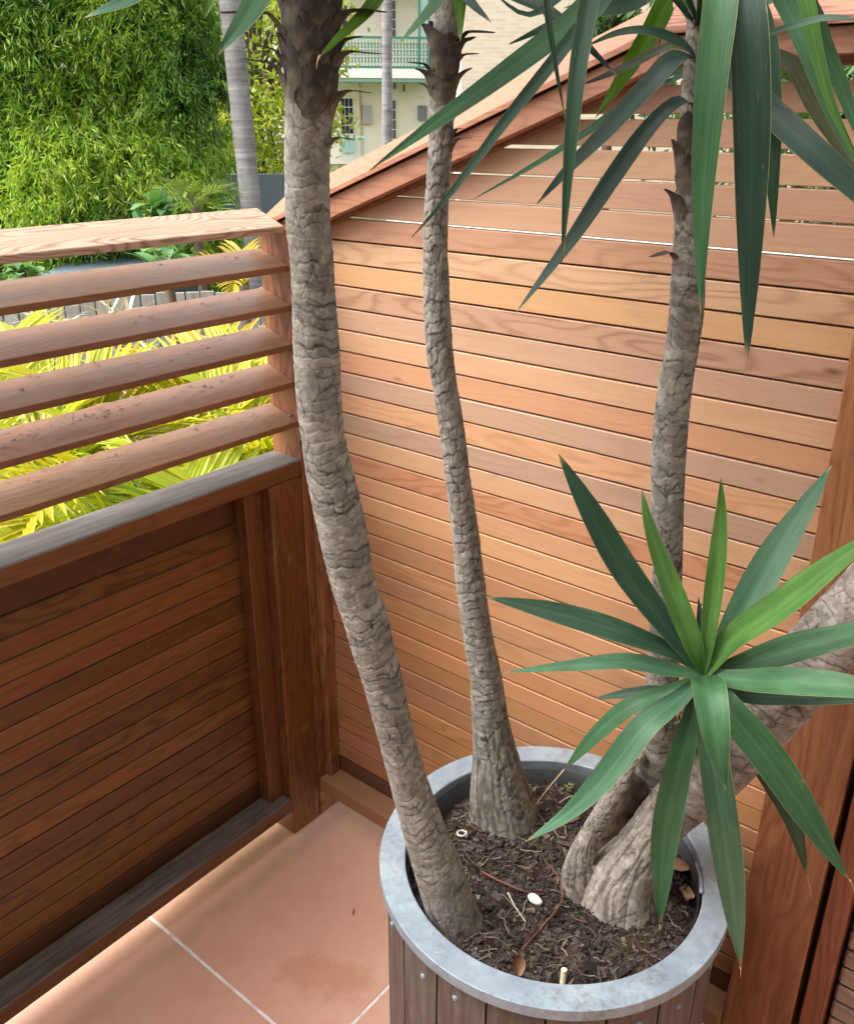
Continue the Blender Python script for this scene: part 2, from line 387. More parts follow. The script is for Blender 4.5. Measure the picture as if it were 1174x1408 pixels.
m_lf_mid = leafmat('green_yucca_leaf', (.048, .132, .054), None)
m_lf_light = leafmat('young_yucca_leaf', (.085, .20, .045), None, trans=.18)
m_lf_pale = leafmat('bluish_yucca_leaf', (.062, .150, .080), None)
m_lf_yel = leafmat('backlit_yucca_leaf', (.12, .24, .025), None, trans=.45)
m_lf_olive = leafmat('olive_yucca_leaf', (.075, .085, .04), None, trans=.15)
m_dry = simple('dry_leaf', (.42, .29, .16), .8, 0, .35, 60)
def foliage(name, cols, rough=.5, trans=.25):
    k = N(name); t_ = k.attr('tone'); n_ = len(cols)
    col = k.ramp(t_, [(i/(n_-1), c) for i, c in enumerate(cols)])
    k.set(Base_Color=col, Roughness=rough)
    tr = k.n('ShaderNodeBsdfTranslucent'); k.l(k.mix(1.0, col, (1.5, 1.6, .6), 'MULTIPLY'), tr.inputs[0])
    ms = k.n('ShaderNodeMixShader'); ms.inputs[0].default_value = trans
    k.l(k.b.outputs[0], ms.inputs[1]); k.l(tr.outputs[0], ms.inputs[2]); k.l(ms.outputs[0], k.out.inputs[0])
    return k.m

# ================================================================== SETTING
# ground beyond the balcony: one sheet that falls away below and climbs to the street houses
def ground_z(d): return np.interp(d, [0, 4, 9, 20, 34, 60, 900], [-2.6, -2.6, -2.2, -.9, .25, .6, .6])
nx = 60; g = np.concatenate([np.linspace(-30, 60, 50), [120, 300, 800]])
gl_ = np.concatenate([[-800, -250, -100], np.linspace(-50, 50, 50), [100, 250, 800]])
V = np.array([[*(CAM[:2] + HF[:2]*a + HR[:2]*b), float(ground_z(a))] for a in g for b in gl_])
nb = len(gl_); i, j = np.meshgrid(np.arange(len(g)-1), np.arange(nb-1), indexing='ij'); i = i.ravel(); j = j.ravel()
F = np.stack([i*nb+j, i*nb+j+1, (i+1)*nb+j+1, (i+1)*nb+j], 1)
k = N('garden_ground'); n1 = k.noise(k.world(), .8, 6, .65)
k.set(Base_Color=k.ramp(n1, [(.35, (.05, .06, .02)), (.55, (.09, .11, .04)), (.7, (.16, .13, .09))]), Roughness=.95)
tag(link('ground', fast_mesh('ground', V, F, k.m, True)), kind='structure')
# balcony floor: grouted slab with tiles laid on it
slab = tag(box('floor', (-.16, -3.4, -.22), (2.6, .12, -.0015), m_grout, None, .004), kind='structure')
TS = .6
for ix in range(-1, 4):
    for iy in range(-5, 1):
        x0 = .48+TS*(ix-0); y0 = -.5448+TS*iy
        lo = [max(x0+.0032, -.15), max(y0+.0032, -3.38), -.012]; hi = [min(x0+TS-.0032, 2.58), min(y0+TS-.0032, .11), .0]
        if hi[0]-lo[0] > .02 and hi[1]-lo[1] > .02: box('tile', lo, hi, m_tile, slab, .0012)

# unseen house walls and eave, placed and toned to shade the balcony
m_hwall = simple('house_render', (.30, .27, .24), .85, 0, .08, 3)
home = thing('unseen_house', 'unseen grey-brown rendered house walls and eave added behind the viewpoint to shade the balcony', 'house', (2.4, -3.0, 0))
box('side_shade_wall', (2.0, -3.4, .002), (2.2, .1, 5.2), m_hwall, home, .01)
box('rear_shade_wall', (-.15, -3.4, .002), (1.9995, -3.2, 4.6), m_hwall, home, .01)
box('eave', (-.4, -3.199, 2.75), (1.9995, -2.5, 2.9), m_hwall, home, .01)
# ------------------------------------------------------------------ slatted screen fence (plane y = 0)
fence = thing('screen_fence', 'cedar slatted privacy screen with a sloping capped top behind the planter', 'fence', (.55, 0, 0))
ZP = .0448; Z0 = 1.5144
def rk(x): return 1.5179+.367*(x-.1089)          # underside of the raking fascia
XK = .757                                         # where the rake meets the level top
tones = {-5: (.80, .74, .76), -4: (.95, .90, .88), -3: (1.08, 1.08, 1.02), -2: (.98, .93, .92), -1: (1.02, .98, .95), 0: (.92, .78, .72), 1: (1.16, 1.16, 1.06), 2: (1.2, 1.12, .80),
         3: (.92, .87, .88), 4: (1.0, 1.0, 1.04), 5: (1.18, 1.13, 1.02), 6: (1.14, .93, .78), 7: (.88, .92, .98), 8: (1.2, 1.04, .85), 9: (.80, .83, .90), 10: (1.1, 1.05, .92), 11: (.98, .70, .52),
         12: (1.1, .93, .74), 13: (1.22, 1.06, .80), 14: (.98, .78, .55), 15: (.88, .68, .48), 16: (1.08, .86, .6), 17: (.96, .8, .62)}
gapw = {-5: .0065, -4: .0075, -3: .006, -2: .0035, -1: .003, 0: .0040}
for kk in range(-5, 30):
    zt = Z0-kk*ZP - gapw.get(kk, .0032)/2; zb = Z0-(kk+1)*ZP + gapw.get(kk+1, .0032)/2
    tr = random.Random(kk+50)
    c = tones.get(kk)
    if c is None:
        b = tr.uniform(.82, 1.14); c = (b, b*tr.uniform(.70, .84), b*tr.uniform(.42, .6))
    c = tuple(1+.78*(q-1) for q in c)
    xa, xb = -.02, 1.10
    inv = lambda z: .1089+(z+.0-.022-1.5179)/.367
    y0_ = tr.uniform(-.0012, .0012)
    if kk < 0 or rk(xa) < zt:
        xl_b = max(xa, inv(zb)); xl_t = max(xa, inv(zt)); 
        if zt > 1.75: zt = 1.752
        prism('board', [(xl_b, zb), (xb, zb), (xb, zt), (xl_t, zt)], 1, y0_, .019+y0_, m_cedar_x, fence, .0012, c)
    else:
        box('board', (xa, y0_, zb), (xb, .019+y0_, zt), m_cedar_x, fence, .0012, c)
box('skirting_board', (0, .004, .108), (1.09, .02, .166), m_cedar_x, fence, .001, (.35, .28, .22))
box('bottom_rail', (.0015, -.058, .081), (1.079, .003, .1225), m_cedar_x, fence, .002, (.72, .6, .5))
box('added_gap_panel', (.03, .024, .10), (1.6, .034, 1.478), m_backing, fence, .001)  # added dark sheet that keeps the gaps between boards dark
box('end_post', (-.092, -.0575, .0), (-.0005, .03, 1.49), m_cedar_z, fence, .002, (1.0, .92, .9))
box('corner_batten', (.0, -.034, .1228), (.0215, -.0015, 1.53), m_cedar_z, fence, .0015, (1.12, 1.12, 1.1))
# raking fascia and capping
x0, x1 = -.105, XK
prism('fascia', [(x0, rk(x0)), (x1, rk(x1)), (x1, rk(x1)+.0385), (x0, rk(x0)+.0385)], 1, -.04, -.018, m_cap_x, fence, .0015, (.98, .86, .8))
prism('fascia_lining', [(x0+.12, rk(x0+.12)-.006), (x1, rk(x1)-.006), (x1, rk(x1)+.02), (x0+.12, rk(x0+.12)+.02)], 1, -.0175, -.003, m_cap_x, fence, .001, (.6, .48, .42))
prism('cap_core', [(x0+.03, rk(x0+.03)+.004), (x1, rk(x1)+.004), (x1, rk(x1)+.052), (x0+.03, rk(x0+.03)+.052)], 1, -.0176, .0, m_cap_x, fence, .001, (.6, .48, .42))
prism('cap_core', [(x0+.03, rk(x0+.03)+.024), (x1, rk(x1)+.024), (x1, rk(x1)+.075), (x0+.03, rk(x0+.03)+.075)], 1, .0202, .038, m_cap_x, fence, .001, (.6, .48, .42))
def capping(name, x0, z0, x1, z1, tone, m0=0, m1=0):
    prof = [(-.05, .0395), (-.05, .050), (.05, .108), (.054, .096)]
    V = [(x0+m0*(i in (2, 3)), y, z0+z+.367*m0*(i in (2, 3))) for i, (y, z) in enumerate(prof)] + [(x1+m1*(i in (2, 3)), y, z1+z) for i, (y, z) in enumerate(prof)]
    V, c = centre(V)
    F = [[0, 1, 2, 3], [7, 6, 5, 4], [0, 4, 5, 1], [1, 5, 6, 2], [2, 6, 7, 3], [3, 7, 4, 0]]
    bm = bmesh.new(); vv = [bm.verts.new(q) for q in V]
    for f in F: bm.faces.new([vv[q] for q in f])
    bmesh.ops.recalc_face_normals(bm, faces=bm.faces); bmesh.ops.bevel(bm, geom=list(bm.edges), offset=.0012, segments=1, affect='EDGES')
    me = bpy.data.meshes.new(name); bm.to_mesh(me); bm.free(); me.materials.append(m_cap_x)
    return link(name, me, fence, c, tone)
ZL = 1.7629
box('cap_core', (XK+.001, .0202, 1.765), (1.62, .038, 1.829), m_cap_x, fence, .001, (.6, .48, .42))
box('cap_core', (XK+.001, -.0028, 1.7535), (1.62, .02, 1.805), m_cap_x, fence, .001, (.6, .48, .42))
capping('capping_board', x0-.015, rk(x0-.015), x1-.001, rk(x1-.001), (1.0, .88, .84))
box('level_fascia', (XK+.001, -.042, ZL), (1.62, -.018, 1.7951), m_cap_x, fence, .0015, (.78, .72, .72))
box('level_lining', (XK-.03, -.0172, 1.7517), (1.62, -.003, 1.785), m_cap_x, fence, .001, (.6, .45, .38))
capping('capping_board', XK+.001, 1.7951-.0385, 1.62, 1.7951-.0385, (.95, .84, .82))
# posts at the right-hand end
rp = thing('fence_post', 'broad cedar post with reddish stains at the end of the slatted screen', 'post', (1.14, -.03, 0))
box('post_board', (1.080, -.046, .0), (1.196, -.0035, 1.7505), m_cedar_z, rp, .002, (.95, .86, .8))
rq = tag(box('narrow_post', (1.208, -.046, .0), (1.243, .0, 1.7505), m_cedar_z, None, .002, (.62, .36, .26)), 'narrow dark red timber upright beside the broad cedar post', 'post')
wp = thing('weathered_panel', 'rough weathered brown board panel beyond the narrow red upright', 'fence', (1.6, 0, 0))
zc_ = 0.02
for q in range(30):
    box('board', (1.2495, -.02+.002*random.random(), zc_), (1.999, .004, zc_+.0365), m_old_x, wp, .004, tuple(np.array((1, .95, .92))*random.uniform(.7, 1.1)))
    zc_ += .0415

# ------------------------------------------------------------------ dark lower balustrade (plane x = 0)
bal = thing('timber_balustrade', 'dark stained timber balustrade panel with grey weathered cap beside the tiled floor', 'balustrade', (-.04, -.8, 0))
YL, YR = -1.9, -.0585
weathered_or_lit_top(prism('cap_rail', [(-.086, .9635), (0, .9635), (0, 1.0025), (-.086, 1.0055)], 1, YL, YR, m_dark_y, bal, .003, (1.0, .95, .95)), m_grey_y)
weathered_or_lit_top(box('bottom_rail', (-.068, YL, .075), (.0, -.154, .1165), m_dark_y, bal, .003, (.8, .8, .85)), m_sill_y)
box('corner_post', (-.088, -.153, .0), (.0, -.0592, .9630), m_dark_z, bal, .003, (1.1, 1.0, .95))
box('stile', (-.0665, -.2, .1175), (-.03, -.1536, .9630), m_dark_z, bal, .002, (.95, .9, .95))
box('stile', (-.0665, -1.85, .1175), (-.03, -1.8, .9630), m_dark_z, bal, .002, (.95, .9, .95))
for q in range(18):
    z = .1195+q*.0447; tr = random.Random(q+9); b = tr.uniform(.72, 1.3); gap = .0032 if q != 15 else .0046
    if q == 17: b = .55
    if q == 0: b = .5
    zhi = z+.0447-gap if q < 17 else .962; zlo = z if q else .08
    box('board', (-.086, -1.85, zlo), (-.0685+tr.uniform(-.001, .001), -.155, zhi), m_dark_y, bal, .0015, (b, b*tr.uniform(.9, 1.08), b*tr.uniform(.85, 1.1)))

# ------------------------------------------------------------------ louvre screen above the cap
lou = thing('louvre_screen', 'tilted cedar louvre slats with a pale top rail above the dark balustrade', 'screen', (-.045, -.8, 1.03))
def slat(name, xn, zn, xf, zf, th, mat, tone, y0=YL, y1=-.0582):
    dx, dz = xf-xn, zf-zn; L = math.hypot(dx, dz); nx_, nz_ = -dz/L, dx/L           # normal of the sloping face (down/outward)
    if nz_ > 0: nx_, nz_ = -nx_, -nz_
    poly = [(xn, zn), (xf, zf), (xf+nx_*th, zf+nz_*th), (xn+.0005, zn-th)]
    o = prism(name, poly, 1, y0, y1, mat, lou, .0012, tone)
    return o if name == 'top_rail' else weathered_or_lit_top(o, m_slat_top)
slat('top_rail', -.0115, 1.4950, -.089, 1.5255, .0135, m_top_y, (1, 1, 1))
SL = [1.4190, 1.3390, 1.2580, 1.1770, 1.0880]
for q, z in enumerate(SL):
    b = random.uniform(.9, 1.08)
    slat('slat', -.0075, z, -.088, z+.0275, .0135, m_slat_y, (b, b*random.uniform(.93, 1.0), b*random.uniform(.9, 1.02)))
# beads of rain on the slats
ac = Acc()
wm = N('rain_water').set(Base_Color=(.95, .95, .95), Roughness=.03, Transmission_Weight=1.0, IOR=1.33).m
def bead(P, r, tilt):
    n_, m_ = 10, 4; V = []
    for a_ in range(m_):
        ph = a_/m_*math.pi/2
        for b_ in range(n_): V.append([math.cos(ph)*math.cos(b_/n_*6.283)*r*(.8), math.cos(ph)*math.sin(b_/n_*6.283)*r*1.2, math.sin(ph)*r*.5])
    V.append([0, 0, r*.5]); V = np.array(V)
    F4 = [[a_*n_+b_, a_*n_+(b_+1) % n_, (a_+1)*n_+(b_+1) % n_, (a_+1)*n_+b_] for a_ in range(m_-1) for b_ in range(n_)]
    F3 = [[(m_-1)*n_+b_, (m_-1)*n_+(b_+1) % n_, m_*n_] for b_ in range(n_)]
    c, s_ = math.cos(tilt), math.sin(tilt)
    V = np.stack([V[:, 0]*c+V[:, 2]*s_*1, V[:, 1], -V[:, 0]*s_+V[:, 2]*c], 1)
    ac.add(V+np.array(P), [np.array(F4), np.array(F3)])
for q, z in enumerate(SL):
    for _ in range([14, 20, 36, 80, 30][q]):
        f = min(max(random.gauss(.66, .17), .1), .95); y = random.uniform(-.95, -.1) if q != 3 else random.choice([random.uniform(-.85, -.4), random.uniform(-.7, -.1)])
        bead((-.0075-.0805*f, y, z+.0275*f+.0001), random.uniform(.0016, .0048), math.atan2(.0275, .0805))
o = link('rain_beads', ac.mesh('rain_beads', wm, True), lou); tag(o, kind='stuff')
# small steel screws on the end post
for q, z in enumerate(SL[-1:]):
    V, Fs = tube([(-.02, -.0595, z+.012), (-.02, -.068, z+.012)], .0028, 8); link('screw', fast_mesh('screw', V, Fs, m_galv, True), lou)

# ================================================================== PLANTER
PC = np.array([.8502, -.3435]); RO, RI, HRIM = .2775, .2365, .600
pot = thing('round_planter', 'round timber planter with galvanised steel rim holding three yucca trunks', 'planter', (*PC, 0))
def lathe(prof, n=128):
    prof = np.array(prof, float); a = np.linspace(0, 2*math.pi, n, endpoint=False); m = len(prof)
    V = np.stack([prof[:, None, 0]*np.cos(a), prof[:, None, 0]*np.sin(a), np.repeat(prof[:, 1:2], n, 1)], -1).reshape(-1, 3)
    i = np.arange(m-1)[:, None]*n; j = np.arange(n)[None]; kx = (j+1) % n
    return V, np.stack([i+j, i+kx, i+n+kx, i+n+j], -1).reshape(-1, 4)
V, F = lathe([(RI-.0035, .46), (RI-.001, .597), (RI-.0004, .5990), (RI+.001, .6), (RO-.001, .6), (RO-.0002, .5994), (RO, .5985), (RO, .581), (RO-.002, .580), (RO-.002, .594), (RI+.003, .594), (RI-.001, .584), (RI-.0022, .46), (RI-.004, .46)], 256)
rim = link('rim', fast_mesh('rim', V, F, m_galv, False), pot, (*PC, 0))
V, F = lathe([(RI-.0065, .46), (RI-.0060, .583), (RI-.0045, .583), (RI-.0048, .46)], 128)
link('liner', fast_mesh('liner', V, F, simple('black_liner', (.02, .021, .023), .5), True), pot, (*PC, 0))
# rolled seam of the steel liner standing a little proud inside the rim
sa = math.radians(20)
V, Fs = tube([(PC[0]+(RI-.004)*math.cos(sa+.05*q), PC[1]+(RI-.004)*math.sin(sa+.05*q), .600-.01*(q/6)) for q in range(7)], .0035, 8)
link('liner_seam', fast_mesh('liner_seam', V, Fs, m_galv, True), pot)
NS = 20; r0, r1 = .244, .2655
def stave_mesh():
    h = math.pi/NS - .0065; bm = bmesh.new(); ring = []
    for z in (.012, .5795):
        row = [bm.verts.new((r0*math.cos(-h), r0*math.sin(-h), z))]
        row += [bm.verts.new((r1*math.cos(h*t_), r1*math.sin(h*t_), z)) for t_ in (-1, -.5, 0, .5, 1)]
        row.append(bm.verts.new((r0*math.cos(h), r0*math.sin(h), z))); ring.append(row)
    n_ = len(ring[0])
    for q in range(n_): bm.faces.new([ring[0][q], ring[0][(q+1) % n_], ring[1][(q+1) % n_], ring[1][q]])
    bm.faces.new(list(reversed(ring[0]))); bm.faces.new(ring[1])
    bmesh.ops.recalc_face_normals(bm, faces=bm.faces)
    me = bpy.data.meshes.new('stave'); bm.to_mesh(me); bm.free(); me.materials.append(m_stave); return me
sm = stave_mesh()
bV, bF = lathe([(.0001, .0028), (.003, .0024), (.0046, .0008), (.005, -.002)], 12)
bV = bV[:, [2, 0, 1]]; bolt_me = fast_mesh('bolt', bV, bF, m_galv, True)
for q in range(NS):
    a = 2*math.pi*q/NS + .06
    b = random.uniform(.75, 1.2)
    o = link('stave', sm, pot, (*PC, 0), (b, b*.97, b*.95)); o.rotation_euler = (0, 0, a)
    ang = random.uniform(-.05, .05); bo = bpy.data.objects.new('bolt', bolt_me); COL.objects.link(bo); bo.parent = o
    bo.location = ((r1+.0005)*math.cos(ang), (r1+.0005)*math.sin(ang), .535+random.uniform(-.006, .006)); bo.rotation_euler = (0, 0, ang)
# potting soil and mulch
k = N('potting_soil'); p = k.obj(); n1 = k.noise(p, 40, 6, .7); n2 = k.noise(p, 260, 4, .7)
f = k.math('ADD', k.math('MULTIPLY', n1, .5), k.math('MULTIPLY', n2, .5))
k.set(Base_Color=k.ramp(f, [(.3, (.012, .008, .006)), (.5, (.035, .022, .015)), (.68, (.10, .062, .04)), (.8, (.2, .14, .1))]), Roughness=.75); k.bump(f, .8, .006); m_soil = k.m
nr, na = 46, 150; R_ = np.linspace(0.002, RI-.0045, nr); A_ = np.linspace(0, 2*math.pi, na, endpoint=False)
X = R_[:, None]*np.cos(A_); Y = R_[:, None]*np.sin(A_)
def soil_z(x, y):
    b = .558 + .016*(vnoise(x*14+50, y*14+50, 1000, 3)-.5) + .008*(vnoise(x*45+50, y*45+50, 1000, 4)-.5)
    return b - .012*np.clip((np.hypot(x, y)-.19)/.045, 0, 1)
Z = soil_z(X, Y) + .004*(vnoise(X*160+50, Y*160+50, 9999, 5)-.5)
V = np.stack([X, Y, Z], -1).reshape(-1, 3); i, j = np.meshgrid(np.arange(nr-1), np.arange(na), indexing='ij'); i = i.ravel(); j = j.ravel(); kx = (j+1) % na
soil = link('potting_soil', fast_mesh('soil', V, np.stack([i*na+j, i*na+kx, (i+1)*na+kx, (i+1)*na+j], 1), m_soil, True), None, (*PC, 0))
tag(soil, 'dark moist potting soil filling the round planter', 'soil', kind='stuff')
m_mulch = N('bark_mulch'); m_mulch.set(Base_Color=m_mulch.ramp(m_mulch.attr('tone'), [(0, (.007, .005, .004)), (.35, (.019, .012, .009)), (.6, (.045, .026, .018)), (.8, (.11, .075, .057)), (1, (.27, .22, .18))]), Roughness=.6); m_mulch = m_mulch.m
ac = Acc()
def chip(x, y, L, W, H, az, tilt, tone, lift=0.0):
    V, F = box_vf((-L/2, -W/2, -H/2), (L/2, W/2, H/2)); V[:, 1] *= np.where(V[:, 0] > 0, random.uniform(.3, 1), 1)
    V[:, 2] += .12*L*np.sign(V[:, 1])*random.uniform(-.3, .3)
    Rm = np.array(Matrix.Rotation(az, 3, 'Z') @ Matrix.Rotation(tilt, 3, 'Y') @ Matrix.Rotation(random.uniform(-.5, .5), 3, 'X'))
    ac.add(V @ Rm.T + np.array([x, y, float(soil_z(np.array(x), np.array(y)))+.001+lift]), F, tone)
for q in range(5600):
    r = (RI-.012)*math.sqrt(random.random()); a = random.random()*6.283
    big = random.random() < .10; L = random.uniform(.012, .032) if big else random.uniform(.003, .013)
    tone = min(1, max(0, random.betavariate(2, 3.2) + (.2 if random.random() < .06 else 0)))
    x_, y_ = r*math.cos(a), r*math.sin(a)
    chip(x_, y_, L, L*random.uniform(.15, .5) if big else L*random.uniform(.2, .7), random.uniform(.0008, .0025), random.random()*6.283, random.gauss(0, .28), tone)
tag(link('bark_mulch', ac.mesh('mulch', m_mulch), None, (*PC, 0)), 'loose dark bark mulch scattered over the planter soil', 'mulch', kind='stuff')
ac = Acc()
for q in range(260):                               # pale rootlets and twigs lying about
    r = (RI-.03)*math.sqrt(random.random()); a = random.random()*6.283; x, y = r*math.cos(a), r*math.sin(a); L = random.uniform(.012, .05); az = random.random()*6.283
    pts = []; cur = az
    for s_ in range(5):
        pts.append((x, y, float(soil_z(np.array(x), np.array(y)))+.003+random.uniform(0, .004))); x += L/4*math.cos(cur); y += L/4*math.sin(cur); cur += random.gauss(0, .4)
        if math.hypot(x, y) > RI-.015: break
    if len(pts) > 2: V, Fs = tube(np.array(pts), random.uniform(.0005, .0012), 5); ac.add(V, Fs, random.uniform(.5, 1))
tag(link('fine_twigs', ac.mesh('twigs', m_mulch), None, (*PC, 0)), 'fine pale twigs and rootlets strewn on the planter soil', 'twigs', kind='stuff')
def soil_at(u, v, up=0.0):
    """point of the soil surface seen at photo pixel u,v"""
    d = FWD + RGT*(u-587)/FPX - UPV*(v-704)/FPX; z = .558
    for _ in range(6):
        P = CAM + d*((z-CAM[2])/d[2]); z = float(soil_z(np.array(P[0]-PC[0]), np.array(P[1]-PC[1])))
    return np.array([P[0], P[1], z+up])
# single finds lying on the soil
def blob(P, sx, sy, sz, mat, name, az=0, seed=1, lump=.25):
    bm = bmesh.new(); bmesh.ops.create_icosphere(bm, subdivisions=3, radius=1)
    for vtx in bm.verts:
        c = vtx.co; n_ = math.sin(c.x*2.1+seed)*math.cos(c.y*2.7+seed*2)+.5*math.sin(c.z*3+seed+c.x*3)
        vtx.co = c*(1+lump*n_*.5)
    me = bpy.data.meshes.new(name); bmesh.ops.scale(bm, vec=(sx, sy, sz), verts=bm.verts); bm.to_mesh(me); bm.free(); me.materials.append(mat)
    for f_ in me.polygons: f_.use_smooth = True
    o = link(name, me, None, P); o.rotation_euler = (0, 0, az); return o
m_white = simple('white_stone', (.82, .81, .78), .35, 0, .05, 60)
tag(blob(soil_at(735, 1241, .006), .013, .0075, .006, m_white, 'pebble', .1, 2, .3), 'glossy white pebble on the dark soil between the trunks', 'pebble')
m_snail = simple('snail_shell', (.55, .5, .44), .4, 0, .3, 200)
c = soil_at(635, 1153, .007); a = np.linspace(0, 2*math.pi*1.15, 26)
V, Fs = tube(np.stack([c[0]+.0085*np.cos(a)*(1-.1*a/7), c[1]+.0085*np.sin(a)*(1-.1*a/7), c[2]+.001*a], 1), .0017, 7)
V, cc = centre(V); tag(link('root_curl', fast_mesh('root_curl', V, Fs, m_snail, True), None, cc), 'small pale curled ring lying beside the leaning left trunk', 'twig')
m_ply = simple('pale_stick', (.72, .64, .45), .6, 0, .12, 80)
P = soil_at(773, 1356); V, Fs = tube([P+np.array([0, 0, -.006]), P+np.array([-.001, .003, .012]), P+np.array([-.002, .005, .026])], .0044, 10)
V, cc = centre(V); tag(link('wooden_peg', fast_mesh('peg', V, Fs, m_ply), None, cc), 'short pale wooden peg standing in soil at the front of the rim', 'peg')
def leaflet_mesh(P, L, W, az, tilt, curl, mat, name):
    n_, m_ = 9, 5; V = []
    for i_ in range(n_):
        t_ = i_/(n_-1); wd = W*math.sin(math.pi*min(max(t_, .03), .985))**.7
        for j_ in range(m_):
            s_ = j_/(m_-1)*2-1; V.append((L*(t_-.5), wd/2*s_, curl*(s_*s_*.5-.3)*W + curl*.35*L*(t_-.4)**2))
    V = np.array(V); V = np.vstack([V, V-np.array([0, 0, .0008])]); q = n_*m_
    F = [[i_*m_+j_, i_*m_+j_+1, (i_+1)*m_+j_+1, (i_+1)*m_+j_] for i_ in range(n_-1) for j_ in range(m_-1)]
    F += [[q+f_[3], q+f_[2], q+f_[1], q+f_[0]] for f_ in F]
    Rm = np.array(Matrix.Rotation(az, 3, 'Z') @ Matrix.Rotation(tilt, 3, 'Y') @ Matrix.Rotation(.3, 3, 'X')); V = V @ Rm.T
    return link(name, fast_mesh(name, V, np.array(F), mat, True), None, P)
tag(leaflet_mesh(soil_at(712, 1335, .012), .03, .022, 2.3, -.9, .5, simple('brown_leaf', (.20, .10, .055), .6, 0, .3, 90), 'fallen_leaf'), 'folded brown dead leaf leaning inside the front of the rim', 'leaf')
m_tan = simple('tan_leaf', (.40, .22, .12), .6, 0, .45, 70)
tag(leaflet_mesh(soil_at(930, 1196, .010), .042, .022, .2, .1, .6, m_tan, 'fallen_leaf'), 'curled tan dead leaf against the rim under the green rosette', 'leaf')
tag(leaflet_mesh(soil_at(943, 1237, .012), .04, .024, 2.0, .35, .5, simple('pale_tan_leaf', (.50, .33, .20), .6, 0, .5, 60), 'fallen_leaf'), 'pale torn dead leaf by the rim, in front of the curled tan one', 'leaf')
m_redbark = simple('red_bark_strip', (.14, .05, .03), .55, 0, .4, 120)
def strip(pts, r, name, label, mat):
    Pp = np.array([soil_at(u, v, h) for u, v, h in pts]); Pp = catmull(Pp, 18)
    V, Fs = tube(Pp, np.linspace(r, r*.5, 18), 7); V, cc = centre(V)
    return tag(link(name, fast_mesh(name, V, Fs, mat, True), None, cc), label, 'twig')
strip([(662, 1203, .006), (690, 1220, .010), (718, 1231, .009), (745, 1233, .005)], .0022, 'bark_strip', 'straight reddish bark strip lying behind the white pebble', m_redbark)
strip([(757, 1196, .008), (772, 1225, .012), (770, 1250, .011), (745, 1280, .008), (718, 1310, .007)], .0022, 'bark_strip', 'long bent reddish bark strip curving past the forked trunk base', m_redbark)
strip([(698, 1232, .006), (708, 1252, .007), (722, 1272, .006)], .0016, 'dry_twig', 'thin pale straight twig lying left of the white pebble', m_snail)
strip([(800, 1098, .006), (782, 1102, .010), (768, 1108, .006)], .0014, 'dry_twig', 'short pale twig lying under the small weed seedling', m_snail)
wd = thing('weed_seedling', 'tiny pale green weed seedling sprouting behind the trunks', 'plant', soil_at(780, 1092))
m_seed = foliage('seedling_leaf', [(.2, .25, .08), (.35, .38, .16)])
P = soil_at(780, 1092); V, Fs = tube([P, P+np.array([.002, .001, .012]), P+np.array([.0, .003, .022])], .0008, 6)
ac = Acc(); ac.add(V, Fs, .3); link('stem', ac.mesh('stem', m_seed), wd)
for q in range(9):
    a = q*2.4; L = random.uniform(.007, .012); c = P+np.array([.0, .002, .006+.0018*q]); d = np.array([math.cos(a), math.sin(a), .35]); s_ = np.array([-math.sin(a), math.cos(a), 0])
    V = [c, c+d*L*.5+s_*L*.25, c+d*L, c+d*L*.5-s_*L*.25]; V, cc = centre(V)
    link('leaf', fast_mesh('seed_leaf', V, np.array([[0, 1, 2, 3]]), m_seed, False, {'tone': np.full(4, random.random())}), wd, cc)
# sliver of dead leaf on the floor tile
P = CAM + (FWD + RGT*(486-587)/FPX - UPV*(1254-704)/FPX)*(-(CAM[2]-.004)/(FWD + RGT*(486-587)/FPX - UPV*(1254-704)/FPX)[2])
tag(leaflet_mesh(P, .02, .003, 2.2, 0, .3, simple('dark_sliver', (.13, .08, .05), .8), 'leaf_sliver'), 'small dark leaf sliver lying on the terracotta floor tile', 'leaf')

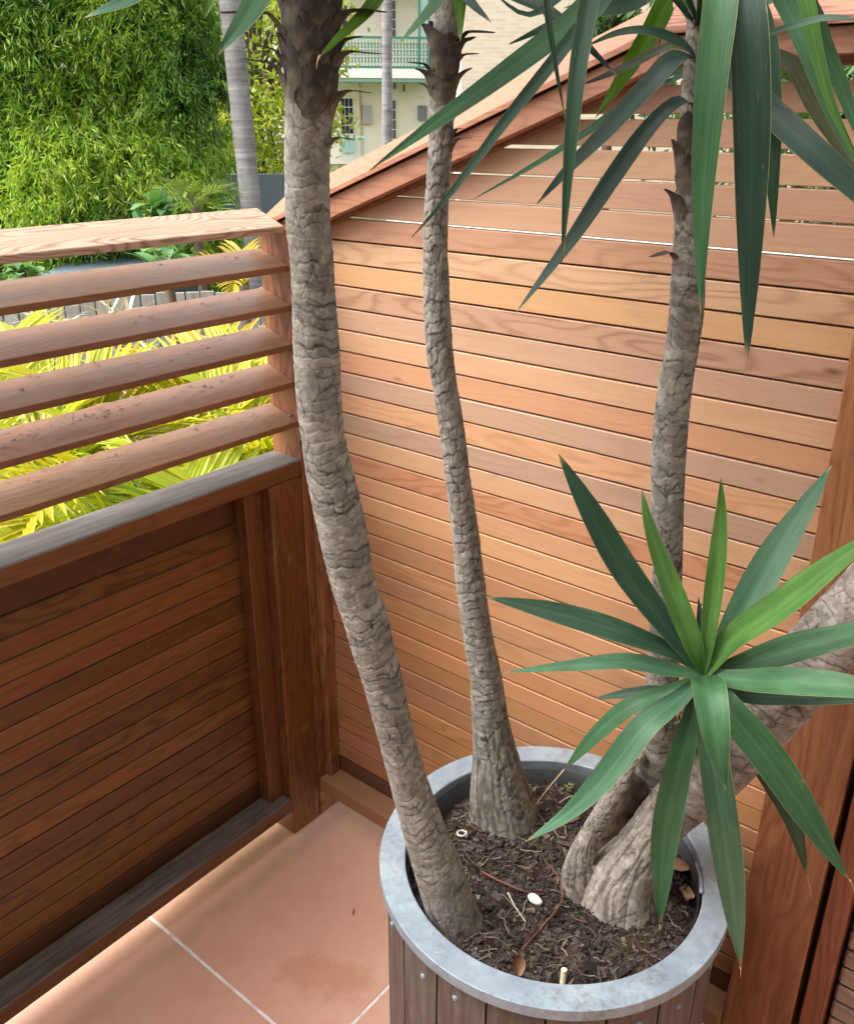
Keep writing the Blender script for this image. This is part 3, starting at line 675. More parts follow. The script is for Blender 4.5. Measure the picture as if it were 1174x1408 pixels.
# ================================================================== YUCCAS
def trunk_mesh(name, px, mat, nal, nar, style, flare=0.0, seed=1, end_taper=False, flat=None):
    """px: list of (u, v, halfwidth_px, hd). Bark is real relief: plates between fissures, ring scars, flared foot."""
    P0 = np.array([at(u, v, h) for u, v, wd_, h in px]); R0 = np.array([wd_*pxm(q) for q, (_, _, wd_, _) in zip(P0, px)])
    P, R, S = resample(P0, R0, nal); T, Nn, B = frames(P)
    a = np.linspace(0, 2*math.pi, nar, endpoint=False); TH, SS = np.meshgrid(a/(2*math.pi), S)
    L = S[-1]; rad = R[:, None]*np.ones_like(TH)
    disp, crack, cell = style(TH, SS, L, rad, seed)
    if flare:
        lob = 1 + .35*np.cos(2*math.pi*(3*TH)+seed) + .22*np.cos(2*math.pi*5*TH+2*seed)
        rad = rad*(1+flare*np.exp(-np.maximum(SS-.005, 0)/.035)*lob)
    if end_taper: rad = rad*np.clip((L-SS)/.012, .15, 1)
    rr = rad + disp
    ca, sa_ = np.cos(a), np.sin(a)
    V = P[:, None] + rr[..., None]*(ca[None, :, None]*Nn[:, None] + sa_[None, :, None]*B[:, None])
    V = V.reshape(-1, 3); n_ = nar; i = np.arange(nal-1)[:, None]*n_; j = np.arange(n_)[None]; kx = (j+1) % n_
    F = np.stack([i+j, i+kx, i+n_+kx, i+n_+j], -1).reshape(-1, 4)
    V = np.vstack([V, P[-1], P[0]]); j = np.arange(n_); kx = (j+1) % n_
    F3 = np.vstack([np.stack([np.full(n_, nal*n_), (nal-1)*n_+j, (nal-1)*n_+kx], 1), np.stack([np.full(n_, nal*n_+1), kx, j], 1)])
    V, c = centre(V)
    me = fast_mesh(name, V, [F, F3], mat, True, {'crack': np.concatenate([crack.ravel(), [0, 0]]), 'cell': np.concatenate([cell.ravel(), [.5, .5]])})
    return me, c, (P, R, S, T, Nn, B)
def smooth01(x, a, b): t_ = np.clip((x-a)/(b-a), 0, 1); return t_*t_*(3-2*t_)
def fb(TH, SS, nx, ny, seed, octv=3):
    v = 0; a = .5; tot = 0
    for o_ in range(octv): v = v + a*vnoise(TH*nx, SS*ny, nx, seed+o_*5); tot += a; a *= .5; nx *= 2; ny *= 2
    return v/tot
def frac(x): return x-np.floor(x)
def bark_style(ring_h, n_block, base_h, amp=1.0, block_from=0.0, block_to=.5):
    """thin crescent leaf-scar rings above, cracked blocks below, long fissures at the foot"""
    def f(TH, SS, L, rad, seed):
        wob = fb(TH, SS, 4, 8, seed)-.5; wob2 = fb(TH, SS, 12, 40, seed+1)-.5; fine = fb(TH, SS, 40, 160, seed+2)-.5
        def rings(h, sd_, wamp, lw):
            y = SS/h + wamp*(fb(TH, SS, 3, 7, seed+sd_, 2)-.5)*2 + .9*wob2
            fr = frac(y); e = np.minimum(fr, 1-fr)*h
            pres = smooth01(fb(TH, SS, 5, 45, seed+sd_+3, 2), .34, .54)
            return (1-smooth01(e, lw*.35, lw))*pres, fr, np.floor(y), pres
        c1, fr1, row1, p1 = rings(ring_h, 20, 1.1, .0016); c2, fr2, row2, p2 = rings(ring_h*1.9, 30, 1.3, .0021)
        # upright splits
        x3 = TH*6 + .35*wob2*3 + .25*wob; H1, H2, _ = cells(x3, SS/.085, 6, seed+60, .9)
        c3 = (1-smooth01(np.abs(H2-H1), .0, .05))*smooth01(fb(TH, SS, 7, 14, seed+6, 2), .40, .54)
        # block courses: upright joints change from course to course
        yb = SS/(ring_h*1.2)+2.2*wob+.9*wob2+1.1*(fb(TH, SS, 3, 14, seed+76, 2)-.5); rowb = np.floor(yb); frb = frac(yb)
        nb = max(n_block, 1); xb = TH*nb + hash2(rowb*0+3, rowb, seed+70) + 1.3*wob2 + .5*fine; jb = frac(xb); ej = np.minimum(jb, 1-jb)/nb*2*np.pi*rad
        keepj = hash2(np.mod(np.floor(xb+.5), nb), rowb, seed+72) > .45
        cb = np.maximum((1-smooth01(ej, .0002, .0012))*keepj, (1-smooth01(np.minimum(frb, 1-frb)*ring_h*1.2, .0005, .0018))*smooth01(fb(TH, SS, 8, 50, seed+74, 2), .32, .5))
        idb = hash2(np.mod(np.floor(xb), nb), rowb, seed+71)
        # fissured foot: ridged noise drawn out along the stem
        rg = 1-np.abs(2*fb(TH+.02*wob2, SS, 18, 9, seed+80, 3)-1); c4 = smooth01(rg, .86, .97)
        rg2 = 1-np.abs(2*fb(TH+.02*wob2, SS, 26, 26, seed+85, 3)-1); c5 = smooth01(rg2, .88, .97)
        c4 = np.maximum(c4, .7*c5)
        wb = 1-smooth01(SS+.05*wob, base_h, base_h+.14)
        wm = (smooth01(SS, block_from, block_from+.1)*(1-smooth01(SS+.2*wob, block_to*L, block_to*L+.25)) if n_block else 0*SS)
        up = (1-wb)*(1-wm); mid = (1-wb)*wm
        d = up*(.0016*(fr1-.5)*(.3+p1) + .0010*(fr2-.5) - .0013*c1 - .0015*c2) + mid*(.0011*(idb-.5)*2 + .0010*(.5-frb) - .0017*cb) + wb*(-.0030*c4 + .0020*(fb(TH, SS, 10, 12, seed+90, 3)-.5))
        d = amp*(d - .0016*c3) + .0022*wob*(rad/.04) + .0006*wob2*amp + .0016*fine*amp
        crack = np.clip(up*(.58*c1+.72*c2) + mid*.6*cb + wb*c4*.75 + c3*.95 + .25*smooth01(wob2, .1, .3), 0, 1)
        tone = np.clip(.5+.7*wob2+.7*fine + mid*.6*(idb-.5) + up*(.5*(hash2(row1*0, row1, seed+33)-.5)+.45*(hash2(row2*0, row2, seed+34)-.5)), 0, 1)
        return d, crack, tone
    return f
# bent, folded leaf-base scale hugging a trunk
def add_scales(parent, geo, specs, mat):
    P, R, S, T, Nn, B = geo
    for (s, th, wid, hgt, curl, lift) in specs:
        i = int(np.clip(np.searchsorted(S, s), 1, len(S)-2)); n_, m_ = 9, 7; V = []
        for a_ in range(n_):
            t_ = a_/(n_-1); s2 = s + hgt*t_*(1-.25*curl*t_); i2 = int(np.clip(np.searchsorted(S, s2), 0, len(S)-1))
            wv = wid*(1-t_**1.5)**.8*(.25+.75*min(1, t_/.35)) + .0032; wv *= 1+.12*math.sin(9*t_+s*400)
            for b_ in range(m_):
                q = b_/(m_-1)*2-1; ang = th + q*wv/2/R[i]; rr = R[i2] + .0001 + .0012*min(1, t_*3) + lift*t_*.7 + curl*.055*t_**3 + .0022*(1-q*q)*t_
                dirv = Nn[i]*math.cos(ang) + B[i]*math.sin(ang)
                cen = P[i2] + T[i2]*(-.03*curl*max(0, t_-.62)**1.2*2)
                V.append(cen + dirv*rr)
        V = np.array(V); c = V.mean(0); nrm = V - np.repeat(np.array([P[i]]), len(V), 0); nrm /= np.linalg.norm(nrm, axis=1)[:, None]
        V2 = V - nrm*.0016; W = np.vstack([V, V2]); q0 = n_*m_
        F = [[a_*m_+b_, a_*m_+b_+1, (a_+1)*m_+b_+1, (a_+1)*m_+b_] for a_ in range(n_-1) for b_ in range(m_-1)]
        F += [[q0+f_[3], q0+f_[2], q0+f_[1], q0+f_[0]] for f_ in F]
        ed = [a_*m_ for a_ in range(n_)]; ed2 = [a_*m_+m_-1 for a_ in range(n_)]
        F += [[ed[a_+1], ed[a_], q0+ed[a_], q0+ed[a_+1]] for a_ in range(n_-1)] + [[ed2[a_], ed2[a_+1], q0+ed2[a_+1], q0+ed2[a_]] for a_ in range(n_-1)]
        W, cc = centre(W)
        tt = np.tile(np.repeat(np.linspace(0, 1, n_), m_), 2)
        link('dead_leaf_base', fast_mesh('scale', W, np.array(F), mat, True, {'crack': np.clip(1.25*tt**.6*(.55+.75*vnoise(tt*7+s*90, np.tile(np.tile(np.linspace(0, 5, m_), n_), 2), 999, 3)), 0, 1), 'cell': np.clip(random.random()*.8+.1+.5*(vnoise(np.tile(np.tile(np.linspace(0, 9, m_), n_), 2)+s*77, tt*2, 999, 4)-.5), 0, 1)}), parent, cc)
def side_angle(geo, s, vec):
    P, R, S, T, Nn, B = geo; i = int(np.clip(np.searchsorted(S, s), 0, len(S)-1)); return math.atan2(float(B[i] @ vec), float(Nn[i] @ vec))

def leaf(parent, pts, wpx, mat, name='leaf', face=None, fold=.28, base=.35, twist=0.0, peak=.42, thick=.0011, tipdry=0):
    """pts: (u, v, hd) from base to tip; wpx: greatest width in photo px"""
    Pp = np.array([at(*q) for q in pts]); n_ = 30; P, _, S = resample(Pp, np.ones(len(Pp)), n_); T, _, _ = frames(P)
    W = .86*wpx*pxm(P[n_//2]); t = S/S[-1]
    prof = np.where(t < peak, base+(1-base)*np.sin(np.pi/2*t/peak), np.cos(np.pi/2*np.clip((t-peak)/(1-peak), 0, 1))**.85); prof = np.maximum(prof, .012)
    N0 = np.array([0, 0, 1.0])*.55 + (CAM-P[n_//2])/np.linalg.norm(CAM-P[n_//2])*.8 if face is None else np.array(face, float)
    lu = np.array([-1, -.94, -.5, 0, .5, .94, 1.0]); m_ = len(lu); V = []; U = []; LV = []
    rip = rng.uniform(0, 6.28, 3)
    for i in range(n_):
        nn = N0 - T[i]*(N0 @ T[i]); nn /= np.linalg.norm(nn); sd_ = np.cross(T[i], nn)
        tw = twist*(t[i]-.3); nn, sd_ = nn*math.cos(tw)+sd_*math.sin(tw), sd_*math.cos(tw)-nn*math.sin(tw)
        hw = W/2*prof[i]
        for q in lu:
            wave = .05*W*abs(q)*math.sin(7*t[i]+rip[0]+(q > 0)*rip[1])
            V.append(P[i] + sd_*q*hw*(1-.06*fold) + nn*(fold*hw*(abs(q)**1.3-.4)*(1.25-.8*t[i]) + wave)); U.append(q); LV.append(t[i])
    V = np.array(V); V = V.reshape(n_, m_, 3)
    nrm = np.cross(np.gradient(V, axis=0), np.gradient(V, axis=1)); nrm /= np.linalg.norm(nrm, axis=2)[..., None]+1e-12
    th = thick*np.minimum(1, 1.2*prof)[:, None, None]*np.array([.25, .6, 1, 1.3, 1, .6, .25])[None, :, None]
    Wv = np.concatenate([(V+nrm*th/2).reshape(-1, 3), (V-nrm*th/2).reshape(-1, 3)]); q0 = n_*m_
    F = [[a*m_+b, a*m_+b+1, (a+1)*m_+b+1, (a+1)*m_+b] for a in range(n_-1) for b in range(m_-1)]
    F += [[q0+f_[3], q0+f_[2], q0+f_[1], q0+f_[0]] for f_ in F]
    F += [[(a+1)*m_, a*m_, q0+a*m_, q0+(a+1)*m_] for a in range(n_-1)] + [[a*m_+m_-1, (a+1)*m_+m_-1, q0+(a+1)*m_+m_-1, q0+a*m_+m_-1] for a in range(n_-1)]
    F = [[f_[0], f_[3], f_[2], f_[1]] for f_ in F]
    Wv, c = centre(Wv)
    o = link(name, fast_mesh(name, Wv, np.array(F), mat, True, {'lu': np.tile(U, 2), 'lv': np.tile(LV, 2)}), parent, c)
    if tipdry:
        Q = np.array([P[-1], P[-1]+T[-1]*tipdry*.5+np.array([0, 0, -.002]), P[-1]+T[-1]*tipdry*.9+np.array([0, 0, -.008])]); v_, f_ = tube(catmull(Q, 6), np.linspace(.0012, .0003, 6), 6); v_, c_ = centre(v_)
        link('dry_tip', fast_mesh('dry_tip', v_, f_, m_dry, True), o, c_)
    return o

# ---- trunk A: leaning, nearest the balustrade corner
HA = 1.015
A = thing('yucca_tree', 'tall yucca with a thick grey ringed trunk leaning towards the balustrade corner', 'yucca', at(632, 1285, HA), 'yucca trunks growing in the planter')
edgesA = [(1300, 606, 672), (1271, 592, 660), (1203, 570, 639), (1134, 551, 610), (1032, 524, 575), (930, 496, 552.7), (895, 484, 544), (850, 471, 534), (800, 454, 516), (750, 441, 509), (700, 430, 499), (650, 420, 486), (600, 413, 474.5), (550, 407, 470), (480, 402, 468), (400, 400, 462), (350, 397, 459), (300, 391, 455), (250, 390, 454), (200, 389.5, 455), (150, 391, 460), (100, 391, 463), (50, 390, 463), (0, 389, 465), (-80, 386, 466), (-170, 386, 468)]
pxA = [((l+r)/2, y, (r-l)/2*.97, HA-.00002*(1300-y)) for y, l, r in edgesA]
meA, cA, geoA = trunk_mesh('trunk', pxA, m_barkA, 1000, 140, bark_style(.0125, 9, .05, .36, .16, .22), .28, 3)
link('trunk', meA, A, cA)
toC = CAM - at(430, 300, HA); toC /= np.linalg.norm(toC)
def s_of(geo, v):
    P = geo[0]; d = P-CAM; vv = 704 - FPX*(d @ UPV)/(d @ FWD); return float(np.interp(-v, -vv, geo[2]))
LFT = -HR
sc = []
for v, th_off, wd_, hg, cu, lf in [(160, .1, .06, .05, .0, .002), (150, .9, .075, .055, 0, .004), (148, -.75, .075, .055, .0, .004),
                                   (120, .15, .08, .06, 0, .005), (118, 1.9, .07, .05, .15, .004), (105, -1.35, .065, .05, .1, .006), (100, .7, .07, .055, 0, .006), (92, -.4, .07, .06, 0, .006), (70, .3, .08, .06, 0, .007), (68, 2.9, .07, .05, .1, .006),
                                   (60, -1.0, .075, .055, 0, .007), (55, 1.2, .075, .055, .05, .007), (35, -.2, .08, .06, 0, .008), (30, .8, .08, .06, 0, .008), (20, -1.5, .08, .06, .05, .008), (5, .2, .085, .06, 0, .009), (0, 1.5, .08, .06, .05, .009), (-20, -.7, .085, .06, 0, .01), (-40, .4, .085, .06, 0, .01)]:
    for e_ in (0, 1):
        s = s_of(geoA, v+2+e_*random.uniform(-14, 10)); sc.append((s, side_angle(geoA, s, toC)+th_off+e_*random.uniform(.5, 1.1)*random.choice((-1, 1)), wd_*random.uniform(.5, .72), hg*random.uniform(.7, 1.15), cu*.5, lf*random.uniform(.2, .7)))
for v, side, hg, cu in [(118, -1, .055, .72), (62, -1, .075, 1.0), (88, -1, .04, .45), (140, 1, .05, .6), (92, 1, .055, .75), (44, 1, .06, .8), (70, 1, .04, .4), (180, 1, .02, .35), (30, -1, .07, .6)]:
    s = s_of(geoA, v+22); sc.append((s, side_angle(geoA, s, HR*side + toC*.15), .03, hg, cu, .004))
add_scales(A, geoA, sc, m_sheath)
top = (425, -170)
leaf(A, [(425, -190, 1.0), (300, -150, .92), (200, -20, .85), (112, 26, .80)], 33, m_lf_pale, peak=.7)
leaf(A, [(425, -190, 1.0), (395, -110, .93), (352, 0, .88), (297, 78, .84)], 48, m_lf_mid, peak=.55)
leaf(A, [(425, -190, 1.0), (340, -130, .98), (300, -20, .95), (281, 26, .93)], 24, m_lf_yel, peak=.6)
leaf(A, [(430, -190, 1.0), (500, -130, 1.05), (525, -20, 1.0), (458, 58, .95), (440, 76, .93)], 27, m_lf_yel, peak=.55, tipdry=.01)
leaf(A, [(428, -190, 1.0), (410, -120, .9), (398, -30, .9), (384, 12, .9)], 30, m_lf_deep, peak=.6)
for q in range(16):                                # the rest of the crown, above the picture
    a_ = q*2.4; L_ = random.uniform(.4, .62); b0 = geoA[0][-1] + np.array([0, 0, .03*q/16])
    el = .3+.8*q/16
    d_ = np.array([math.cos(a_)*math.cos(el), math.sin(a_)*math.cos(el), math.sin(el)])
    P1 = b0+d_*L_*.5; P2 = b0+d_*L_*.95+np.array([0, 0, -.12*L_])
    if P2[2] < 1.95 or P1[2] < 1.9: continue
    uvs = []
    for Q in (b0, P1, P2):
        dd = Q-CAM; uvs.append((587+FPX*(dd @ RGT)/(dd @ FWD), 704-FPX*(dd @ UPV)/(dd @ FWD), float(dd @ HF)))
    if min(x[2] for x in uvs) < .3: continue
    leaf(A, uvs, .05/pxm(P1), m_lf_dark, face=(0, 0, 1))

# ---- trunk B: slim, straight, at the back
HB = 1.252
Bt = thing('yucca_tree', 'slender blocky-barked yucca trunk standing upright at the back of the planter', 'yucca', at(693, 1135, HB), 'yucca trunks growing in the planter')
edgesB = [(1142, 645, 742), (1115, 645, 738), (1095, 645, 731), (1066, 647, 722), (1032, 649, 711), (998, 648, 702), (930, 644.6, 690), (869, 635, 677), (801, 626, 667), (733, 620.5, 659), (665, 612, 648.5), (596, 604, 640), (528, 593.6, 629), (477, 585, 623), (375, 581, 617.5), (307, 582, 616), (205, 588, 622), (140, 590, 626), (80, 592, 630), (0, 598, 634), (-90, 604, 640), (-180, 610, 648)]
pxB = [((l+r)/2, y, (r-l)/2*.97, HB) for y, l, r in edgesB]
meB, cB, geoB = trunk_mesh('trunk', pxB, m_barkB, 900, 120, bark_style(.0135, 9, .17, .45, .2, .8), .16, 8)
link('trunk', meB, Bt, cB)
sc = []
for v, off, wd_, hg, cu, lf in [(130, 0, .045, .035, .0, .003), (118, 1.4, .045, .04, .25, .003), (120, -1.4, .045, .04, .3, .003), (98, .5, .05, .04, .0, .004), (95, -.6, .05, .04, 0, .004), (92, 2.6, .05, .04, .1, .004), (76, .1, .05, .035, 0, .005), (74, 1.2, .045, .04, .3, .004), (70, -1.3, .05, .045, .2, .007), (60, -2.4, .05, .04, .1, .005)]:
    s = s_of(geoB, v+14); sc.append((s, side_angle(geoB, s, toC)+off, wd_, hg, cu, lf))
for v, side, hg, cu in [(62, 1, .05, .72), (82, 1, .03, .4), (97, -1, .03, .45), (196, 1, .03, .4), (152, 1, .02, .25), (176, 1, .018, .2), (120, -1, .02, .2)]:
    s = s_of(geoB, v+14); sc.append((s, side_angle(geoB, s, HR*side+toC*.1), .024, hg, cu, .003))
add_scales(Bt, geoB, sc, m_sheath)
leaf(Bt, [(628, -180, 1.25), (640, -90, 1.2), (612, -15, 1.17), (545, 64, 1.14)], 26, m_lf_mid, peak=.5)
leaf(Bt, [(628, -180, 1.25), (650, -90, 1.16), (634, -10, 1.12), (633, 57, 1.1)], 25, m_lf_yel, peak=.7)
leaf(Bt, [(628, -180, 1.25), (610, -70, 1.15), (640, -8, 1.1), (675, 30, 1.07)], 27, m_lf_deep, peak=.6)
leaf(Bt, [(628, -180, 1.25), (760, -160, 1.15), (850, -60, 1.1), (800, 15, 1.05), (700, 95, 1.0), (590, 175, .95), (508, 235, .9)], 42, m_lf_mid, peak=.55)
leaf(Bt, [(628, -180, 1.25), (780, -140, 1.12), (840, -30, 1.07), (780, 60, 1.0), (700, 160, .97), (620, 265, .93), (566, 326, .9)], 26, m_lf_dark, peak=.5, fold=.6)
leaf(Bt, [(628, -180, 1.25), (690, -90, 1.2), (690, -20, 1.15), (760, 20, 1.1), (850, 105, 1.05)], 24, m_lf_deep, peak=.55, fold=.5)
for q in range(14):
    a_ = q*2.4+.5; L_ = random.uniform(.35, .55); b0 = geoB[0][-1] + np.array([0, 0, .03*q/14]); el = .3+.8*q/14
    d_ = np.array([math.cos(a_)*math.cos(el), math.sin(a_)*math.cos(el), math.sin(el)]); P1 = b0+d_*L_*.5; P2 = b0+d_*L_*.95+np.array([0, 0, -.1*L_])
    if P2[2] < 2.0 or P1[2] < 1.95: continue
    uvs = []
    for Q in (b0, P1, P2):
        dd = Q-CAM; uvs.append((587+FPX*(dd @ RGT)/(dd @ FWD), 704-FPX*(dd @ UPV)/(dd @ FWD), float(dd @ HF)))
    if min(x[2] for x in uvs) < .3: continue
    leaf(Bt, uvs, .045/pxm(P1), m_lf_dark, face=(0, 0, 1))

# ---- trunk C: forked, split at the foot
HC = 1.075
Ct = thing('yucca_tree', 'forked yucca with a split pale base, one upright stem and one slanting limb', 'yucca', at(842, 1245, HC), 'yucca trunks growing in the planter')
stC = bark_style(.016, 7, .16, .65, .26, .9)
me_, c_, geoL = trunk_mesh('trunk', [(846, 1278, 62, HC-.012), (848, 1245, 57, HC-.008), (856, 1207, 46, HC-.005), (883, 1164, 34, HC-.005), (912, 1126, 35, HC-.005), (941, 1092, 42, HC), (985, 1045, 50, HC), (1040, 990, 49, HC), (1100, 925, 47, HC), (1160, 858, 45, HC), (1230, 780, 44, HC), (1310, 690, 43, HC)], m_barkC, 480, 140, stC, .22, 21)
link('slanting_limb', me_, Ct, c_)
me_, c_, geoS = trunk_mesh('stem', [(880, 1125, 16, HC+.05), (893, 1080, 25, HC+.038), (905, 1035, 27, HC+.025), (911, 985, 23.5, HC+.02), (911, 930, 21.5, HC+.02), (913, 883, 20.5, HC+.02), (917, 800, 20, HC+.02), (918, 740, 20.5, HC+.02), (918, 671, 22.5, HC+.02), (921, 601, 23.5, HC+.02), (928, 530, 23, HC+.02), (937, 480, 22.5, HC+.02), (944, 423, 23.5, HC+.02), (947, 352, 22, HC+.02), (948, 300, 20, HC+.02), (950, 220, 19, HC+.02), (956, 150, 20, HC+.02), (962, 70, 21, HC+.02), (968, 0, 20, HC+.02)], m_barkB, 640, 110, bark_style(.012, 0, .05, .36), 0, 33)
link('upright_stem', me_, Ct, c_)
# torn slab of bark standing off the split
def slab_part():
    px = [(826, 1275, 52), (812, 1238, 42), (800, 1206, 29), (801, 1172, 17.5), (817, 1137, 13), (837, 1103, 12), (858, 1068, 11), (879, 1034, 8)]
    P0 = np.array([at(u, v, HC+.005) for u, v, _ in px]); R0 = np.array([w_*pxm(q) for q, (_, _, w_) in zip(P0, px)])
    P, R, S = resample(P0, R0, 150); T, _, _ = frames(P); nar = 72; a = np.linspace(0, 2*math.pi, nar, endpoint=False)
    V = []; CR = []; CE = []
    nv = CAM-P[60]; nv /= np.linalg.norm(nv)
    TH, SS = np.meshgrid(a/(2*math.pi), S); d, cr, ce = stC(TH, SS+.03, .5, R[:, None]*np.ones_like(TH), 77)
    for i in range(len(P)):
        n_ = nv-T[i]*(nv @ T[i]); n_ /= np.linalg.norm(n_); b_ = np.cross(T[i], n_)
        jag = .010*(float(vnoise(np.array(.5), np.array(S[i]*90), 9, 5))-.5)+.006*(float(vnoise(np.array(.5), np.array(S[i]*260), 9, 6))-.5)
        for j_ in range(nar):
            ca, sa_ = math.cos(a[j_]), math.sin(a[j_])
            off = jag*max(0, sa_*(1 if b_ @ HR > 0 else -1))
            V.append(P[i] + (b_*sa_)*(R[i]+d[i, j_]+off) + n_*ca*(R[i]*.75+d[i, j_]) - n_*.3*R[i]*max(0, ca)*0)
    V = np.array(V); n_ = nar; i = np.arange(149)[:, None]*n_; j = np.arange(n_)[None]; kx = (j+1) % n_
    F = np.stack([i+j, i+kx, i+n_+kx, i+n_+j], -1).reshape(-1, 4); V = np.vstack([V, P[-1]]); j = np.arange(n_); kx = (j+1) % n_
    F3 = np.stack([np.full(n_, 150*n_), 149*n_+j, 149*n_+kx], 1); V, c = centre(V)
    me = fast_mesh('split_slab', V, [F, F3], m_barkC, True, {'crack': np.append(cr.ravel(), 0), 'cell': np.append(ce.ravel(), .5)}); link('split_slab', me, Ct, c)
slab_part()
# brown inner wood in the split, coloured dark for the shade of the hollow
V, Fs = tube(catmull([at(830, 1195, HC+.035), at(848, 1150, HC+.036), at(868, 1110, HC+.036), at(888, 1062, HC+.03)], 20), np.linspace(.022, .024, 20), 20)
V = V + .003*np.sin(V*900); V, c = centre(V)
link('inner_wood', fast_mesh('inner_wood', V, Fs, m_brown, True, {'crack': rng.random(len(V))*.6, 'cell': rng.random(len(V))}), Ct, c)
add_scales(Ct, geoS, [(s_of(geoS, v+8), side_angle(geoS, s_of(geoS, v+8), toC)+off, wd_, hg, cu, .002) for v, off, wd_, hg, cu in [(300, -1.4, .03, .05, .25), (235, -1.5, .03, .045, .1), (260, -.6, .04, .045, .0), (225, .2, .045, .045, 0), (240, 1.0, .04, .04, .0), (348, -1.5, .018, .018, .5), (205, -.8, .045, .045, 0), (200, .7, .045, .045, 0), (280, .9, .04, .04, 0)]], m_sheath)
H0 = HC+.02
CC = (962, 60)
lv = [
 # upper crown (pts, width, material, kwargs)
 ([(965, 40, H0), (985, -70, .98), (992, -20, .93), (977, 120, .90), (966, 270, .89), (963, 434, .88)], 56, m_lf_mid, dict(peak=.42, base=.6, fold=.2)),
 ([(968, 45, H0), (1005, -60, .97), (1026, 10, .92), (1033, 150, .90), (1032, 300, .89), (1027, 503, .88)], 61, m_lf_deep, dict(peak=.5, base=.6, fold=.15)),
 ([(968, 50, H0), (1020, -20, 1.06), (1052, 40, 1.04), (1060, 150, 1.02), (1062, 240, 1.0), (1064, 328, 1.0)], 34, m_lf_dark, dict(peak=.5, fold=.2)),
 ([(966, 90, H0), (1010, 110, 1.04), (1065, 160, 1.0), (1130, 218, .96), (1210, 288, .93), (1290, 360, .9)], 50, m_lf_deep, dict(peak=.45, base=.6)),
 ([(966, 80, H0), (1030, 72, 1.12), (1090, 92, 1.15), (1125, 150, 1.14), (1165, 215, 1.12), (1200, 290, 1.1)], 36, m_lf_olive, dict(peak=.45)),
 ([(968, 40, H0), (1040, -50, 1.1), (1080, 5, 1.09), (1110, 70, 1.07), (1145, 160, 1.05), (1190, 250, 1.03)], 34, m_lf_mid, dict(peak=.4, fold=.4)),
 ([(968, 30, H0), (1070, -70, 1.02), (1105, -10, 1.0), (1122, 70, .99), (1145, 150, .98), (1185, 230, .97)], 27, m_lf_light, dict(peak=.4, fold=.5)),
 ([(966, 80, H0), (1010, 65, 1.02), (1060, 45, .97), (1135, 24, .92), (1190, 28, .9)], 14, m_lf_dark, dict(peak=.7, base=.5, fold=.5)),
 ([(968, 50, H0), (1090, -10, 1.15), (1140, 80, 1.17), (1185, 190, 1.15), (1220, 260, 1.12)], 30, m_lf_mid, dict(peak=.45)),
 ([(962, 40, H0), (900, -90, .98), (832, -60, .92), (800, 60, .89), (784, 200, .87), (772, 366, .86)], 34, m_lf_dark, dict(peak=.5, fold=.5)),
 ([(962, 40, H0), (830, -120, .97), (758, -80, .93), (752, 0, .91), (764, 90, .9), (778, 168, .9)], 19, m_lf_deep, dict(peak=.5, fold=.7)),
 ([(962, 85, H0), (930, 78, 1.02), (890, 118, 1.0), (835, 178, .97), (785, 228, .95), (738, 280, .93)], 36, m_lf_deep, dict(peak=.4, base=.6)),
 ([(960, 150, H0), (935, 138, 1.04), (895, 172, 1.03), (845, 240, 1.01), (785, 330, .99), (706, 434, .97)], 30, m_lf_deep, dict(peak=.45)),
 ([(962, 85, H0), (935, 58, 1.06), (890, 42, 1.04), (850, 45, 1.02), (808, 62, 1.0)], 22, m_lf_dark, dict(peak=.4)),
 ([(962, 40, H0), (930, -10, 1.12), (895, 45, 1.14), (860, 100, 1.15), (818, 162, 1.16)], 38, m_lf_yel, dict(peak=.35)),
 ([(962, 75, H0), (925, 62, 1.1), (880, 82, 1.1), (840, 100, 1.08), (800, 116, 1.06)], 17, m_lf_olive, dict(peak=.4)),
 ([(962, 110, H0), (930, 98, 1.12), (900, 115, 1.12), (878, 132, 1.1)], 12, m_lf_dark, dict(peak=.4)),
 ([(962, 40, H0), (870, -60, 1.0), (800, -30, .98), (730, 20, .95), (672, -15, .95)], 26, m_lf_dark, dict(peak=.4)),
 ([(962, 95, H0), (880, 130, 1.14), (800, 185, 1.12), (720, 235, 1.08), (648, 275, 1.05)], 14, m_lf_pale, dict(peak=.3)),
 ([(962, 40, H0), (940, -40, 1.1), (870, 5, 1.12), (790, 20, 1.14), (700, 60, 1.15)], 30, m_lf_dark, dict(peak=.4)),
 ([(962, 30, H0), (985, -110, 1.06), (1010, -200, 1.05)], 45, m_lf_mid, {}), ([(962, 30, H0), (920, -120, 1.1), (870, -240, 1.1)], 45, m_lf_mid, {}), ([(962, 30, H0), (1050, -110, 1.15), (1130, -230, 1.2)], 45, m_lf_mid, {}),
]
for pts, wpx, mt, kw in lv: leaf(Ct, pts, wpx, mt, **kw)
